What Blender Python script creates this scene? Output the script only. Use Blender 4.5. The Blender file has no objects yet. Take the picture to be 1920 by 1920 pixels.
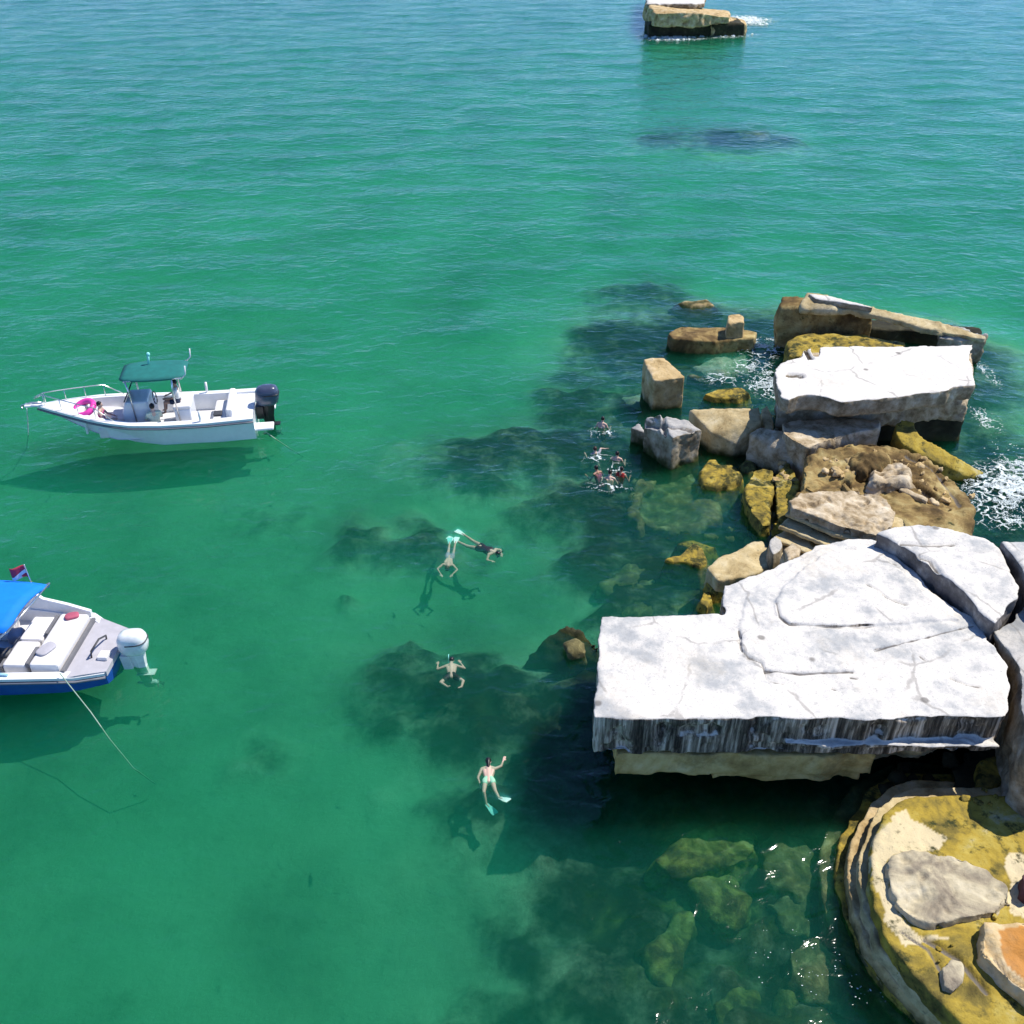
import bpy, bmesh, math, random
import numpy as np
from mathutils import Vector, Matrix

sc = bpy.context.scene
COL = sc.collection
R = math.radians
random.seed(7)

# ------------------------------------------------------------------ camera, sky, sun, exposure
FPX, PITCH, HC = 1880.0, 33.7, 13.8
cam = bpy.data.cameras.new('camera')
camo = bpy.data.objects.new('camera', cam)
COL.objects.link(camo)
sc.camera = camo
cam.sensor_width = 36
cam.lens = 36 * FPX / 1920
cam.clip_end = 20000
camo.location = (0, 0, HC)
camo.rotation_euler = (R(90 - PITCH), 0, 0)
cam.dof.use_dof = False

SUN_EL, SUN_AZ = 57.0, 66.0          # azimuth from +Y towards +X
world = bpy.data.worlds.new('World')
sc.world = world
world.use_nodes = True
wn = world.node_tree
sky = wn.nodes.new('ShaderNodeTexSky')
sky.sky_type = 'NISHITA'
sky.sun_disc = False
sky.sun_elevation = R(SUN_EL)
sky.dust_density = 0.0
sky.air_density = 0.8
sky.ozone_density = 10.0
sky.altitude = 3500
sky.sun_rotation = R(SUN_AZ)
wn.nodes['Background'].inputs[1].default_value = 0.15
wn.links.new(sky.outputs[0], wn.nodes['Background'].inputs[0])
sun = bpy.data.lights.new('sun', 'SUN')
sun.energy = 4.0
sun.angle = R(0.5)
sun.color = (1.0, 0.945, 0.85)
suno = bpy.data.objects.new('sun', sun)
COL.objects.link(suno)
sdir = Vector((math.sin(R(SUN_AZ)) * math.cos(R(SUN_EL)), math.cos(R(SUN_AZ)) * math.cos(R(SUN_EL)), math.sin(R(SUN_EL))))
suno.rotation_euler = sdir.to_track_quat('Z', 'Y').to_euler()
suno.location = sdir * 60
sc.view_settings.view_transform = 'Standard'
sc.view_settings.look = 'None'
sc.view_settings.exposure = 0.5
sc.view_settings.gamma = 1
sc.view_settings.use_curve_mapping = False
sc.cycles.use_denoising = True
sc.cycles.max_bounces = 8
sc.cycles.volume_bounces = 1
sc.cycles.transparent_max_bounces = 12

# ------------------------------------------------------------------ helpers
def P(px, py, z=0.0):
    """where the sight line through a pixel of the 1920 photograph meets the level plane at height z"""
    x = (px - 960) / FPX
    y = (960 - py) / FPX
    p = R(PITCH)
    d = (x, math.cos(p) + y * math.sin(p), -math.sin(p) + y * math.cos(p))
    t = (z - HC) / d[2]
    return Vector((d[0] * t, d[1] * t, z))


def _hash(ix, iy, iz):
    h = (ix.astype(np.int64) * 374761393 + iy.astype(np.int64) * 668265263 + iz.astype(np.int64) * 2147483647 + 1013904223)
    h = (h ^ (h >> 13)) * 1274126177
    h = h ^ (h >> 16)
    return (h & 0xFFFFFF).astype(np.float64) / float(0xFFFFFF)


def vnoise(p):
    i = np.floor(p).astype(np.int64)
    f = p - i
    f = f * f * f * (f * (f * 6 - 15) + 10)
    r = 0
    for dx in (0, 1):
        wx = f[:, 0] if dx else 1 - f[:, 0]
        for dy in (0, 1):
            wy = f[:, 1] if dy else 1 - f[:, 1]
            for dz in (0, 1):
                wz = f[:, 2] if dz else 1 - f[:, 2]
                r = r + _hash(i[:, 0] + dx, i[:, 1] + dy, i[:, 2] + dz) * wx * wy * wz
    return r * 2 - 1


def fbm(p, freq, octs=4, seed=0.0, gain=0.5):
    a, s, t = 1.0, 0, 0
    q = p * freq + seed * 17.31
    for _ in range(octs):
        s = s + a * vnoise(q)
        t += a
        q = q * 2.03 + 5.7
        a *= gain
    return s / t


def tag(o, label=None, cat=None, group=None, kind=None):
    if label: o['label'] = label
    if cat: o['category'] = cat
    if group: o['group'] = group
    if kind: o['kind'] = kind
    return o


def empty(name, loc, rz=0.0):
    o = bpy.data.objects.new(name, None)
    COL.objects.link(o)
    o.location = loc
    o.rotation_euler = (0, 0, rz)
    o.empty_display_size = 0.3
    return o


def mesh_obj(name, me, m, parent=None, smooth=False):
    o = bpy.data.objects.new(name, me)
    COL.objects.link(o)
    if m: me.materials.append(m)
    if parent: o.parent = parent
    if smooth: me.polygons.foreach_set('use_smooth', [True] * len(me.polygons))
    return o


def bm_obj(name, bm, m, parent=None, smooth=False, bevel=0.0):
    bmesh.ops.recalc_face_normals(bm, faces=bm.faces)
    me = bpy.data.meshes.new(name)
    bm.to_mesh(me)
    bm.free()
    o = mesh_obj(name, me, m, parent, smooth)
    if bevel:
        b = o.modifiers.new('bevel', 'BEVEL')
        b.width = bevel
        b.segments = 2
        b.limit_method = 'ANGLE'
    return o


def box(bm, lo, hi, rot=None, piv=(0, 0, 0)):
    vs = []
    for z in (lo[2], hi[2]):
        for x, y in ((lo[0], lo[1]), (hi[0], lo[1]), (hi[0], hi[1]), (lo[0], hi[1])):
            v = Vector((x, y, z))
            if rot: v = rot @ (v - Vector(piv)) + Vector(piv)
            vs.append(bm.verts.new(v))
    for f in ((3, 2, 1, 0), (4, 5, 6, 7), (0, 1, 5, 4), (1, 2, 6, 5), (2, 3, 7, 6), (3, 0, 4, 7)):
        bm.faces.new([vs[i] for i in f])


def frame_of(d):
    d = d.normalized()
    up = Vector((0, 0, 1)) if abs(d.z) < 0.9 else Vector((1, 0, 0))
    a = d.cross(up).normalized()
    return a, d.cross(a).normalized()


def tube(bm, pts, r, n=8, caps=True):
    pts = [Vector(p) for p in pts]
    rs = r if isinstance(r, (list, tuple)) else [r] * len(pts)
    rings = []
    for i, p in enumerate(pts):
        d = pts[min(i + 1, len(pts) - 1)] - pts[max(i - 1, 0)]
        a, b = frame_of(d)
        rings.append([bm.verts.new(p + (a * math.cos(t) + b * math.sin(t)) * rs[i]) for t in [2 * math.pi * k / n for k in range(n)]])
    for i in range(len(rings) - 1):
        for k in range(n):
            bm.faces.new((rings[i][k], rings[i][(k + 1) % n], rings[i + 1][(k + 1) % n], rings[i + 1][k]))
    if caps:
        bm.faces.new(rings[0][::-1])
        bm.faces.new(rings[-1])


def capsule(bm, a, b, ra, rb, n=12, flat=None):
    """closed tapered limb segment with round ends"""
    a, b = Vector(a), Vector(b)
    d = b - a
    if d.length < 1e-5: d = Vector((0, 0, 1e-4))
    u, v = frame_of(d)
    if flat: u, v = flat
    dn = d.normalized()
    rings = []
    for k in range(1, 5):
        t = -math.pi / 2 + math.pi / 2 * k / 4
        rings.append((a + dn * math.sin(t) * ra, math.cos(t) * ra))
    for k in range(0, 4):
        t = math.pi / 2 * k / 4
        rings.append((b + dn * math.sin(t) * rb, math.cos(t) * rb))
    vr = [[bm.verts.new(c + (u * math.cos(q) + v * math.sin(q)) * r) for q in [2 * math.pi * i / n for i in range(n)]] for c, r in rings]
    s, e = bm.verts.new(a - dn * ra), bm.verts.new(b + dn * rb)
    for i in range(len(vr) - 1):
        for k in range(n):
            bm.faces.new((vr[i][k], vr[i][(k + 1) % n], vr[i + 1][(k + 1) % n], vr[i + 1][k]))
    for k in range(n):
        bm.faces.new((s, vr[0][(k + 1) % n], vr[0][k]))
        bm.faces.new((e, vr[-1][k], vr[-1][(k + 1) % n]))


def ball(bm, c, r, M=None, seg=16):
    res = bmesh.ops.create_uvsphere(bm, u_segments=seg, v_segments=seg // 2 + 2, radius=1.0)
    for v in res['verts']:
        q = Vector((v.co.x * r[0], v.co.y * r[1], v.co.z * r[2]))
        if M: q = M @ q
        v.co = q + Vector(c)


def remesh(bm, voxel):
    """union of the closed shells in bm as one even mesh: returns vertex array, normals, mesh"""
    bmesh.ops.recalc_face_normals(bm, faces=bm.faces)
    me = bpy.data.meshes.new('tmp')
    bm.to_mesh(me)
    bm.free()
    o = bpy.data.objects.new('tmp', me)
    COL.objects.link(o)
    md = o.modifiers.new('r', 'REMESH')
    md.mode = 'VOXEL'
    md.voxel_size = voxel
    dg = bpy.context.evaluated_depsgraph_get()
    dg.update()
    ev = o.evaluated_get(dg)
    out = bpy.data.meshes.new_from_object(ev)
    bpy.data.objects.remove(o)
    bpy.data.meshes.remove(me)
    out.materials.clear()
    return out


def get_co(me):
    a = np.empty(len(me.vertices) * 3)
    me.vertices.foreach_get('co', a)
    return a.reshape(-1, 3)


def get_no(me):
    a = np.empty(len(me.vertices) * 3)
    me.vertices.foreach_get('normal', a)
    return a.reshape(-1, 3)


def smooth_mesh(me, it=2, f=0.5):
    bm = bmesh.new()
    bm.from_mesh(me)
    for _ in range(it):
        bmesh.ops.smooth_vert(bm, verts=bm.verts, factor=f, use_axis_x=True, use_axis_y=True, use_axis_z=True)
    bm.to_mesh(me)
    bm.free()


def poly_dist(xy, line):
    d = np.full(len(xy), 1e9)
    for (ax, ay), (bx, by) in zip(line[:-1], line[1:]):
        ab = np.array([bx - ax, by - ay])
        L = max((ab ** 2).sum(), 1e-9)
        t = np.clip(((xy - [ax, ay]) @ ab) / L, 0, 1)
        q = xy - (np.array([ax, ay]) + t[:, None] * ab)
        d = np.minimum(d, np.hypot(q[:, 0], q[:, 1]))
    return d


def W(x, y, z):
    return ('w', x, y, z)


def pt(p, z):
    if p[0] == 'w': return Vector(p[1:])
    return P(p[0], p[1], p[2] if len(p) > 2 else z)


def prism(bm, pts, ztop, zbot, inset=0.0, out=0.0, thick=None, jag=0.09):
    top = [pt(p, ztop) for p in pts]
    c = sum(top, Vector()) / len(top)
    if out:
        top = [Vector((p.x, p.y, p.z)) + Vector((p.x - c.x, p.y - c.y, 0)).normalized() * out for p in top]
        top = [Vector((p.x, p.y, ztop)) for p in top]
    if jag:
        fine = []
        for a, b in zip(top, top[1:] + top[:1]):
            k = max(1, int(math.ceil((b - a).length / 0.22)))
            t = Vector((b.y - a.y, a.x - b.x, 0))
            t = t.normalized() if t.length > 1e-6 else Vector()
            for j in range(k):
                q = a.lerp(b, j / k)
                w = float(fbm(np.array([[q.x, q.y, 3.3]]), 1.9, 4, 2.2, 0.6)[0]) * jag if j else 0
                fine.append(q + t * w)
        top = fine
    bot = []
    for p in top:
        d = Vector((c.x - p.x, c.y - p.y, 0))
        L = d.length
        q = p + (d / L * min(inset, 0.9 * L) if L > 1e-6 else Vector())
        q.z = p.z - thick if thick is not None else zbot
        bot.append(q)
    n = len(top)
    tv = [bm.verts.new(p) for p in top]
    bv = [bm.verts.new(p) for p in bot]
    f = [bm.faces.new(tv), bm.faces.new(bv[::-1])]
    for i in range(n):
        bm.faces.new((tv[i], bv[i], bv[(i + 1) % n], tv[(i + 1) % n]))
    bmesh.ops.triangulate(bm, faces=f)


def rough_mesh(solids, voxel, amp, freq, seed, cracks=(), pits=0.0, low=None, flat=0.35, smooth=1, origin=None, edge_break=0.0, patches=(), patch_z=1.0):
    bm = bmesh.new()
    for s in solids:
        if 'hull' in s:
            vs = [bm.verts.new(pt(p, p[2] if p[0] != 'w' else 0)) for p in s['hull']]
            if s.get('down') is not None:
                vs += [bm.verts.new(Vector((v.co.x, v.co.y, s['down']))) for v in list(vs)]
            r = bmesh.ops.convex_hull(bm, input=vs)
            dead = list({g for g in r['geom_interior'] + r['geom_unused'] if isinstance(g, bmesh.types.BMVert)})
            bmesh.ops.delete(bm, geom=dead, context='VERTS')
        else: prism(bm, **s)
    me = remesh(bm, voxel)
    if smooth: smooth_mesh(me, smooth)
    me.update()
    co, no = get_co(me), get_no(me)
    side = 1 - np.clip(no[:, 2], 0, 1) * (1 - flat)
    d = fbm(co, freq, 4, seed) * amp * side
    d += fbm(co, freq * 0.35, 2, seed + 3) * (low if low is not None else amp * 1.5) * side
    if edge_break:
        e = np.clip(fbm(co, 2.6, 3, seed + 9) - 0.12, 0, 1)
        d -= e * edge_break * np.clip(side * 1.4 - 0.3, 0, 1)
    if pits:
        q = fbm(co, 5.5, 2, seed + 5)
        d -= np.clip(q - 0.22, 0, 1) * pits
    d += fbm(co, 9.0, 2, seed + 6) * min(0.012, amp * 0.4)
    co = co + no * d[:, None]
    crack_dark = np.zeros(len(co))
    for line, z, w, depth in cracks:
        ln = [tuple(pt(p, z)[:2]) for p in line]
        wob = fbm(co * [1, 1, 0], 3.0, 2, 4.0) * 0.06
        dist = poly_dist(co[:, :2], ln) + np.abs(wob) * .45
        k = np.clip(1 - dist / w, 0, 1) ** 0.6 * (no[:, 2] > 0.3) * (np.abs(co[:, 2] - z) < 0.5)
        co[:, 2] -= k * depth
        crack_dark = np.maximum(crack_dark, k)
    if origin is None:
        origin = np.array([co[:, 0].mean(), co[:, 1].mean(), 0.0])
    co = co - origin
    pale = np.zeros(len(co))
    for poly in patches:
        pp = [tuple(pt(p, patch_z)[:2]) for p in poly]
        wxy = co[:, :2] + origin[:2] + np.stack([fbm(co, 2.2, 4, 1.0), fbm(co, 2.2, 4, 7.0)], 1) * .16
        ins = np.zeros(len(co), bool)
        for (ax, ay), (bx, by) in zip(pp, pp[1:] + pp[:1]):
            c_ = ((ay > wxy[:, 1]) != (by > wxy[:, 1])) & (wxy[:, 0] < (bx - ax) * (wxy[:, 1] - ay) / ((by - ay) if abs(by - ay) > 1e-9 else 1e-9) + ax)
            ins ^= c_
        pale = np.maximum(pale, ins.astype(float))
    at = me.attributes.new('pale', 'FLOAT', 'POINT')
    at.data.foreach_set('value', pale)
    me.vertices.foreach_set('co', co.ravel())
    at = me.attributes.new('crack_dark', 'FLOAT', 'POINT')
    at.data.foreach_set('value', crack_dark)
    me.update()
    return me, Vector(origin)


NSEED = [0]


def rock(name, label, cat, solids, m, voxel=0.05, amp=0.03, freq=1.6, group=None, parent=None, **kw):
    NSEED[0] += 1
    so = []
    for s in solids:
        if isinstance(s, dict): so.append(s)
        else:
            so.append(dict(pts=s[0], ztop=s[1], zbot=s[2], inset=s[3] if len(s) > 3 else 0.0, out=s[4] if len(s) > 4 else 0.0))
    if parent is not None: kw['origin'] = np.array(parent.location)
    me, org = rough_mesh(so, voxel, amp, freq, NSEED[0] * 1.37, **kw)
    me.name = name
    o = mesh_obj(name, me, m, parent, True)
    if parent is None:
        o.location = org
        tag(o, label, cat, group)
    elif label:
        o['label'] = label
    return o


# ------------------------------------------------------------------ materials
class NT:
    def __init__(s, name):
        s.m = bpy.data.materials.new(name)
        s.m.use_nodes = True
        s.t = s.m.node_tree
        s.t.nodes.clear()
        s.out = s.t.nodes.new('ShaderNodeOutputMaterial')
        s.tc = s.t.nodes.new('ShaderNodeTexCoord')
        s.geo = s.t.nodes.new('ShaderNodeNewGeometry')

    def n(s, kind, **kw):
        x = s.t.nodes.new(kind)
        for k, v in kw.items(): setattr(x, k, v)
        return x

    def link(s, a, b): s.t.links.new(a, b)

    def setin(s, sock, v):
        if hasattr(v, 'is_output'): s.link(v, sock)
        elif isinstance(v, (tuple, list)): sock.default_value = (*v, 1) if len(v) == 3 and sock.type == 'RGBA' else v
        else: sock.default_value = v

    def obj(s, scale=(1, 1, 1), rot=(0, 0, 0), src=None):
        mp = s.n('ShaderNodeMapping')
        s.link(src or s.tc.outputs['Object'], mp.inputs[0])
        mp.inputs['Scale'].default_value = scale
        mp.inputs['Rotation'].default_value = rot
        return mp.outputs[0]

    def noise(s, scale, detail=4, rough=0.55, vec=None, dist=0.0):
        x = s.n('ShaderNodeTexNoise')
        s.link(vec or s.tc.outputs['Object'], x.inputs['Vector'])
        x.inputs['Scale'].default_value = scale
        x.inputs['Detail'].default_value = detail
        x.inputs['Roughness'].default_value = rough
        x.inputs['Distortion'].default_value = dist
        return x.outputs['Fac']

    def voro(s, scale, feature='F1', vec=None):
        x = s.n('ShaderNodeTexVoronoi', feature=feature)
        s.link(vec or s.tc.outputs['Object'], x.inputs['Vector'])
        x.inputs['Scale'].default_value = scale
        return x.outputs['Distance']

    def ramp(s, fac, stops, interp='LINEAR'):
        x = s.n('ShaderNodeValToRGB')
        s.setin(x.inputs[0], fac)
        x.color_ramp.interpolation = interp
        el = x.color_ramp.elements
        while len(el) < len(stops): el.new(0.5)
        for e, (p, c) in zip(el, stops):
            e.position = p
            e.color = (*c, 1) if isinstance(c, tuple) else (c, c, c, 1)
        return x.outputs[0]

    def step(s, fac, a, b):
        x = s.n('ShaderNodeMapRange', interpolation_type='SMOOTHSTEP')
        s.setin(x.inputs[0], fac)
        x.inputs[1].default_value = a
        x.inputs[2].default_value = b
        return x.outputs[0]

    def math(s, op, a, b=0.0, clamp=False):
        x = s.n('ShaderNodeMath', operation=op, use_clamp=clamp)
        s.setin(x.inputs[0], a)
        s.setin(x.inputs[1], b)
        return x.outputs[0]

    def mix(s, fac, a, b, mode='MIX'):
        x = s.n('ShaderNodeMix', data_type='RGBA', blend_type=mode)
        s.setin(x.inputs[0], fac)
        s.setin(x.inputs[6], a)
        s.setin(x.inputs[7], b)
        return x.outputs[2]

    def z(s, src=None):
        x = s.n('ShaderNodeSeparateXYZ')
        s.link(src or s.geo.outputs['Position'], x.inputs[0])
        return x.outputs[2]

    def nz(s): return s.z(s.geo.outputs['Normal'])

    def bump(s, h, strength=0.5, dist=0.05):
        x = s.n('ShaderNodeBump')
        x.inputs['Strength'].default_value = strength
        x.inputs['Distance'].default_value = dist
        s.link(h, x.inputs['Height'])
        return x.outputs[0]

    def bsdf(s, color, rough=0.8, normal=None, spec=0.3, metal=0.0, coat=0.0):
        x = s.n('ShaderNodeBsdfPrincipled')
        s.setin(x.inputs['Base Color'], color)
        s.setin(x.inputs['Roughness'], rough)
        x.inputs['Specular IOR Level'].default_value = spec
        x.inputs['Metallic'].default_value = metal
        x.inputs['Coat Weight'].default_value = coat
        if normal is not None: s.link(normal, x.inputs['Normal'])
        s.link(x.outputs[0], s.out.inputs[0])
        return s.m


def simple(name, c, rough=0.5, metal=0.0, var=0.12, scale=6.0, coat=0.0, bump=0.0, spec=0.4):
    N = NT(name)
    nz = N.noise(scale, 5)
    lo = tuple(v * (1 - var) for v in c)
    hi = tuple(min(1, v * (1 + var)) for v in c)
    col = N.ramp(nz, [(0.3, lo), (0.7, hi)])
    nrm = N.bump(N.noise(scale * 6, 3), bump, 0.01) if bump else None
    return N.bsdf(col, rough, nrm, spec, metal, coat)


def darken_cracks(N, col):
    a = N.n('ShaderNodeAttribute', attribute_name='crack_dark')
    return N.mix(N.step(a.outputs['Fac'], 0.4, 0.9), col, (0.16, 0.145, 0.13))  # darkens the colour along the carved cracks


def tide(N, col, lo=0.0, hi=0.3, c=(0.035, 0.04, 0.012)):
    """weed that grows below and just above the water line"""
    wob = N.math('MULTIPLY', N.math('SUBTRACT', N.noise(2.5, 5), 0.5), 0.6)
    z = N.math('ADD', N.z(), wob)
    weed = N.mix(N.step(N.noise(5, 4), 0.35, 0.65), c, tuple(v * 1.7 for v in c))
    return N.mix(N.step(z, hi, lo), col, weed)


def mat_white_concrete(name, streaks=True, white=0.7, grey=0.42, tint=(1, 0.955, 0.88), greyness=0.54, flank=None):
    N = NT(name)
    f = N.noise(1.3, 8, 0.65)
    s = N.noise(14, 6, 0.7)
    w = tuple(white * t for t in tint)
    g = tuple(grey * t for t in (0.98, 1, 1.0))
    top = N.mix(N.step(f, greyness - 0.08, greyness + 0.12), w, g)
    top = N.mix(N.math('MULTIPLY', N.step(s, 0.56, 0.72), 0.55), top, tuple(v * 0.6 for v in g))
    top = N.mix(N.math('MULTIPLY', N.step(N.noise(33, 5, 0.75), 0.52, 0.66), 0.45), top, tuple(v * 0.55 for v in g))
    top = N.mix(N.math('MULTIPLY', N.step(N.noise(2.2, 10, 0.8, dist=1.2), 0.6, 0.68), 0.5), top, tuple(v * 0.7 for v in g))
    wrp = N.n('ShaderNodeMixRGB')
    wrp.inputs[0].default_value = 0.3
    wn_ = N.n('ShaderNodeTexNoise')
    wn_.inputs['Scale'].default_value = 1.6
    wn_.inputs['Detail'].default_value = 7
    N.link(N.tc.outputs['Object'], wn_.inputs['Vector'])
    N.link(N.tc.outputs['Object'], wrp.inputs[1])
    N.link(wn_.outputs['Color'], wrp.inputs[2])
    fine = N.math('SUBTRACT', 1.0, N.step(N.voro(0.8, 'DISTANCE_TO_EDGE', wrp.outputs[0]), 0.004, 0.02))
    fine = N.math('MULTIPLY', fine, N.step(N.noise(0.9, 4), 0.46, 0.56))
    top = N.mix(N.math('MULTIPLY', fine, 0.45), top, (0.17, 0.155, 0.14))
    top = N.mix(N.math('MULTIPLY', N.step(N.noise(0.55, 6, 0.7), 0.5, 0.68), 0.4), top, (0.5 * white / .66, 0.44 * white / .66, 0.34 * white / .66))
    spots = N.step(N.voro(1.1, vec=N.obj((1, 1, 1))), 0.10, 0.05)
    top = N.mix(N.math('MULTIPLY', spots, 0.7), top, (0.12, 0.11, 0.1))
    if flank:
        side = N.ramp(N.noise(2.2, 8, 0.7), flank)
    elif streaks:
        st = N.noise(1.0, 6, 0.72, N.obj((5.5, 5.5, 0.35)))
        st2 = N.noise(1.0, 4, 0.6, N.obj((17, 17, 0.5)))
        k = N.math('ADD', N.math('MULTIPLY', st, 0.65), N.math('MULTIPLY', st2, 0.35))
        side = N.ramp(k, [(0.4, (0.03, 0.025, 0.019)), (0.47, (0.11, 0.09, 0.068)), (0.53, (0.3, 0.25, 0.19)), (0.6, (0.66, 0.56, 0.45))])
    else:
        st = N.noise(2.2, 8, 0.7)
        side = N.ramp(st, [(0.3, (0.07, 0.055, 0.035)), (0.45, (0.24, 0.19, 0.12)), (0.58, (0.42, 0.36, 0.26)), (0.7, (0.6, 0.56, 0.48))])
    col = N.mix(N.step(N.math('ADD', N.nz(), N.math('MULTIPLY', N.math('SUBTRACT', s, 0.5), 0.3)), 0.5, 0.75), side, top)
    col = tide(N, darken_cracks(N, col), 0.05, 0.35)
    h = N.math('ADD', N.noise(9, 8, 0.7), N.math('MULTIPLY', N.noise(40, 4, 0.6), 0.3))
    return N.bsdf(col, 0.9, N.bump(h, 0.28, 0.03), 0.2)


def mat_stone(name, stops, scale=1.8, moss=0.0, tide_hi=0.25, bump=0.5, patch=None, mosscol=(0.035, 0.042, 0.012), dark=0.5, wet=0.55, palecol=None):
    N = NT(name)
    f = N.noise(scale, 9, 0.66, dist=0.4)
    col = N.ramp(f, stops)
    if patch:
        pf, pc = patch
        col = N.mix(N.step(N.noise(0.9, 5, 0.6), pf, pf + 0.04), col, pc)
    if palecol:
        pa_ = N.n('ShaderNodeAttribute', attribute_name='pale')
        col = N.mix(N.math('MULTIPLY', pa_.outputs['Fac'], 0.85), col, N.mix(N.noise(3, 6, .7), tuple(v * .8 for v in palecol), palecol))
    if moss:
        col = N.mix(N.step(N.noise(2.7, 8, 0.72), 0.62 - moss * 0.2, 0.76 - moss * 0.2), col, mosscol)
    sp = N.step(N.noise(11, 6, 0.75), 0.56, 0.68)
    col = N.mix(N.math('MULTIPLY', sp, dark), col, (0.05, 0.042, 0.025))
    col = darken_cracks(N, col)
    st_ = N.step(N.noise(0.8, 7, 0.7), 0.5, 0.66)
    col = N.mix(N.math('MULTIPLY', st_, wet), col, tuple(v * 0.25 for v in stops[1][1]))
    if tide_hi: col = tide(N, col, tide_hi - 0.3, tide_hi)
    h = N.math('ADD', N.noise(7, 8, 0.7), N.math('MULTIPLY', N.noise(35, 4, 0.6), 0.35))
    return N.bsdf(col, 0.88, N.bump(h, bump, 0.05), 0.25)


M = {}
M['white'] = mat_white_concrete('white_weathered_concrete')
M['white_plain'] = mat_white_concrete('white_concrete_brown_flanks', streaks=False, greyness=0.7)
M['white_shadeflank'] = mat_white_concrete('white_concrete_shade_grey_flanks', flank=[(0.3, (0.07, 0.063, 0.06)), (0.5, (0.17, 0.155, 0.145)), (0.62, (0.31, 0.29, 0.27)), (0.75, (0.5, 0.48, 0.45))])  # flanks carry the grey of their shade in the colour
M['white_grey'] = mat_white_concrete('grey_mottled_concrete', streaks=False, white=0.52, grey=0.3, greyness=0.47)
BEIGE = [(0.28, (0.2, 0.135, 0.055)), (0.42, (0.46, 0.355, 0.18)), (0.55, (0.6, 0.49, 0.28)), (0.7, (0.7, 0.61, 0.42))]
TAN = [(0.28, (0.17, 0.105, 0.04)), (0.41, (0.4, 0.28, 0.125)), (0.53, (0.58, 0.43, 0.22)), (0.68, (0.7, 0.57, 0.38))]
OLIVE = [(0.3, (0.055, 0.045, 0.014)), (0.42, (0.2, 0.155, 0.035)), (0.51, (0.39, 0.28, 0.04)), (0.6, (0.46, 0.36, 0.08)), (0.7, (0.5, 0.45, 0.28))]
GREYS = [(0.3, (0.12, 0.08, 0.04)), (0.42, (0.34, 0.255, 0.15)), (0.53, (0.53, 0.43, 0.29)), (0.66, (0.68, 0.59, 0.45))]
M['beige'] = mat_stone('beige_concrete', BEIGE)
M['beige_layer'] = mat_stone('beige_lower_layer', [(0.3, (0.24, 0.155, 0.05)), (0.45, (0.46, 0.32, 0.11)), (0.6, (0.62, 0.47, 0.2)), (0.75, (0.7, 0.58, 0.32))], tide_hi=0.1, dark=0.2)
M['tan'] = mat_stone('tan_stone', TAN)
M['olive'] = mat_stone('olive_weedy_concrete', OLIVE, scale=1.2, moss=0.45, tide_hi=0.12, palecol=(0.8, 0.68, 0.44), wet=0.15)
M['olive_moss'] = mat_stone('mossy_yellow_stone', OLIVE, scale=2.0, moss=0.75, tide_hi=0.0)
M['brown'] = mat_stone('brown_weedy_concrete', [(0.32, (0.05, 0.032, 0.012)), (0.43, (0.15, 0.095, 0.035)), (0.52, (0.3, 0.21, 0.08)), (0.62, (0.45, 0.36, 0.16)), (0.74, (0.58, 0.5, 0.3))], scale=1.1, moss=0.25, tide_hi=0.12)
M['grey'] = mat_stone('grey_pitted_stone', GREYS, scale=2.6, tide_hi=0.2)
M['grey_warm'] = mat_stone('pale_sandy_boulder', [(0.3, (0.14, 0.115, 0.09)), (0.42, (0.33, 0.28, 0.2)), (0.52, (0.53, 0.46, 0.31)), (0.66, (0.66, 0.59, 0.43))], scale=1.5, tide_hi=0.0, dark=0.25)
M['peach'] = mat_stone('peach_stone', [(0.3, (0.4, 0.25, 0.09)), (0.5, (0.62, 0.46, 0.24)), (0.7, (0.72, 0.6, 0.4))], tide_hi=0.1, palecol=(0.55, 0.22, 0.03), dark=0.25)
M['maroon'] = mat_stone('maroon_stone', [(0.3, (0.04, 0.015, 0.02)), (0.6, (0.14, 0.06, 0.07)), (0.8, (0.25, 0.14, 0.14))], tide_hi=0)
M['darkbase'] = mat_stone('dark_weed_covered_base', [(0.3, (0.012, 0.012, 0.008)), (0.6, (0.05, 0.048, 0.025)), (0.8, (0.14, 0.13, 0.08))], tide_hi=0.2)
M['sub_green'] = mat_stone('green_algae_boulder', [(0.34, (0.015, 0.016, 0.01)), (0.46, (0.09, 0.09, 0.03)), (0.57, (0.24, 0.25, 0.07)), (0.7, (0.4, 0.41, 0.18))], scale=2.4, tide_hi=0, bump=0.8)
M['sub_brown'] = mat_stone('brown_algae_boulder', [(0.3, (0.04, 0.04, 0.02)), (0.5, (0.16, 0.14, 0.06)), (0.62, (0.34, 0.3, 0.14)), (0.74, (0.5, 0.46, 0.28))], scale=2.6, tide_hi=0, bump=0.8)
M['sub_pale'] = mat_stone('pale_submerged_slab', [(0.3, (0.2, 0.2, 0.14)), (0.55, (0.5, 0.48, 0.38)), (0.75, (0.65, 0.62, 0.5))], scale=1.6, tide_hi=0)

# ------------------------------------------------------------------ sea: one closed body of water and the bed beneath it
def axis(lo, hi, step, far, growth=1.35):
    a = list(np.arange(lo, hi + 1e-6, step))
    s, v, up = step, hi, []
    while v < far:
        s *= growth
        v += s
        up.append(v)
    s, v, dn = step, lo, []
    while v > -far:
        s *= growth
        v -= s
        dn.append(v)
    return np.array(dn[::-1] + a + up)


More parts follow.
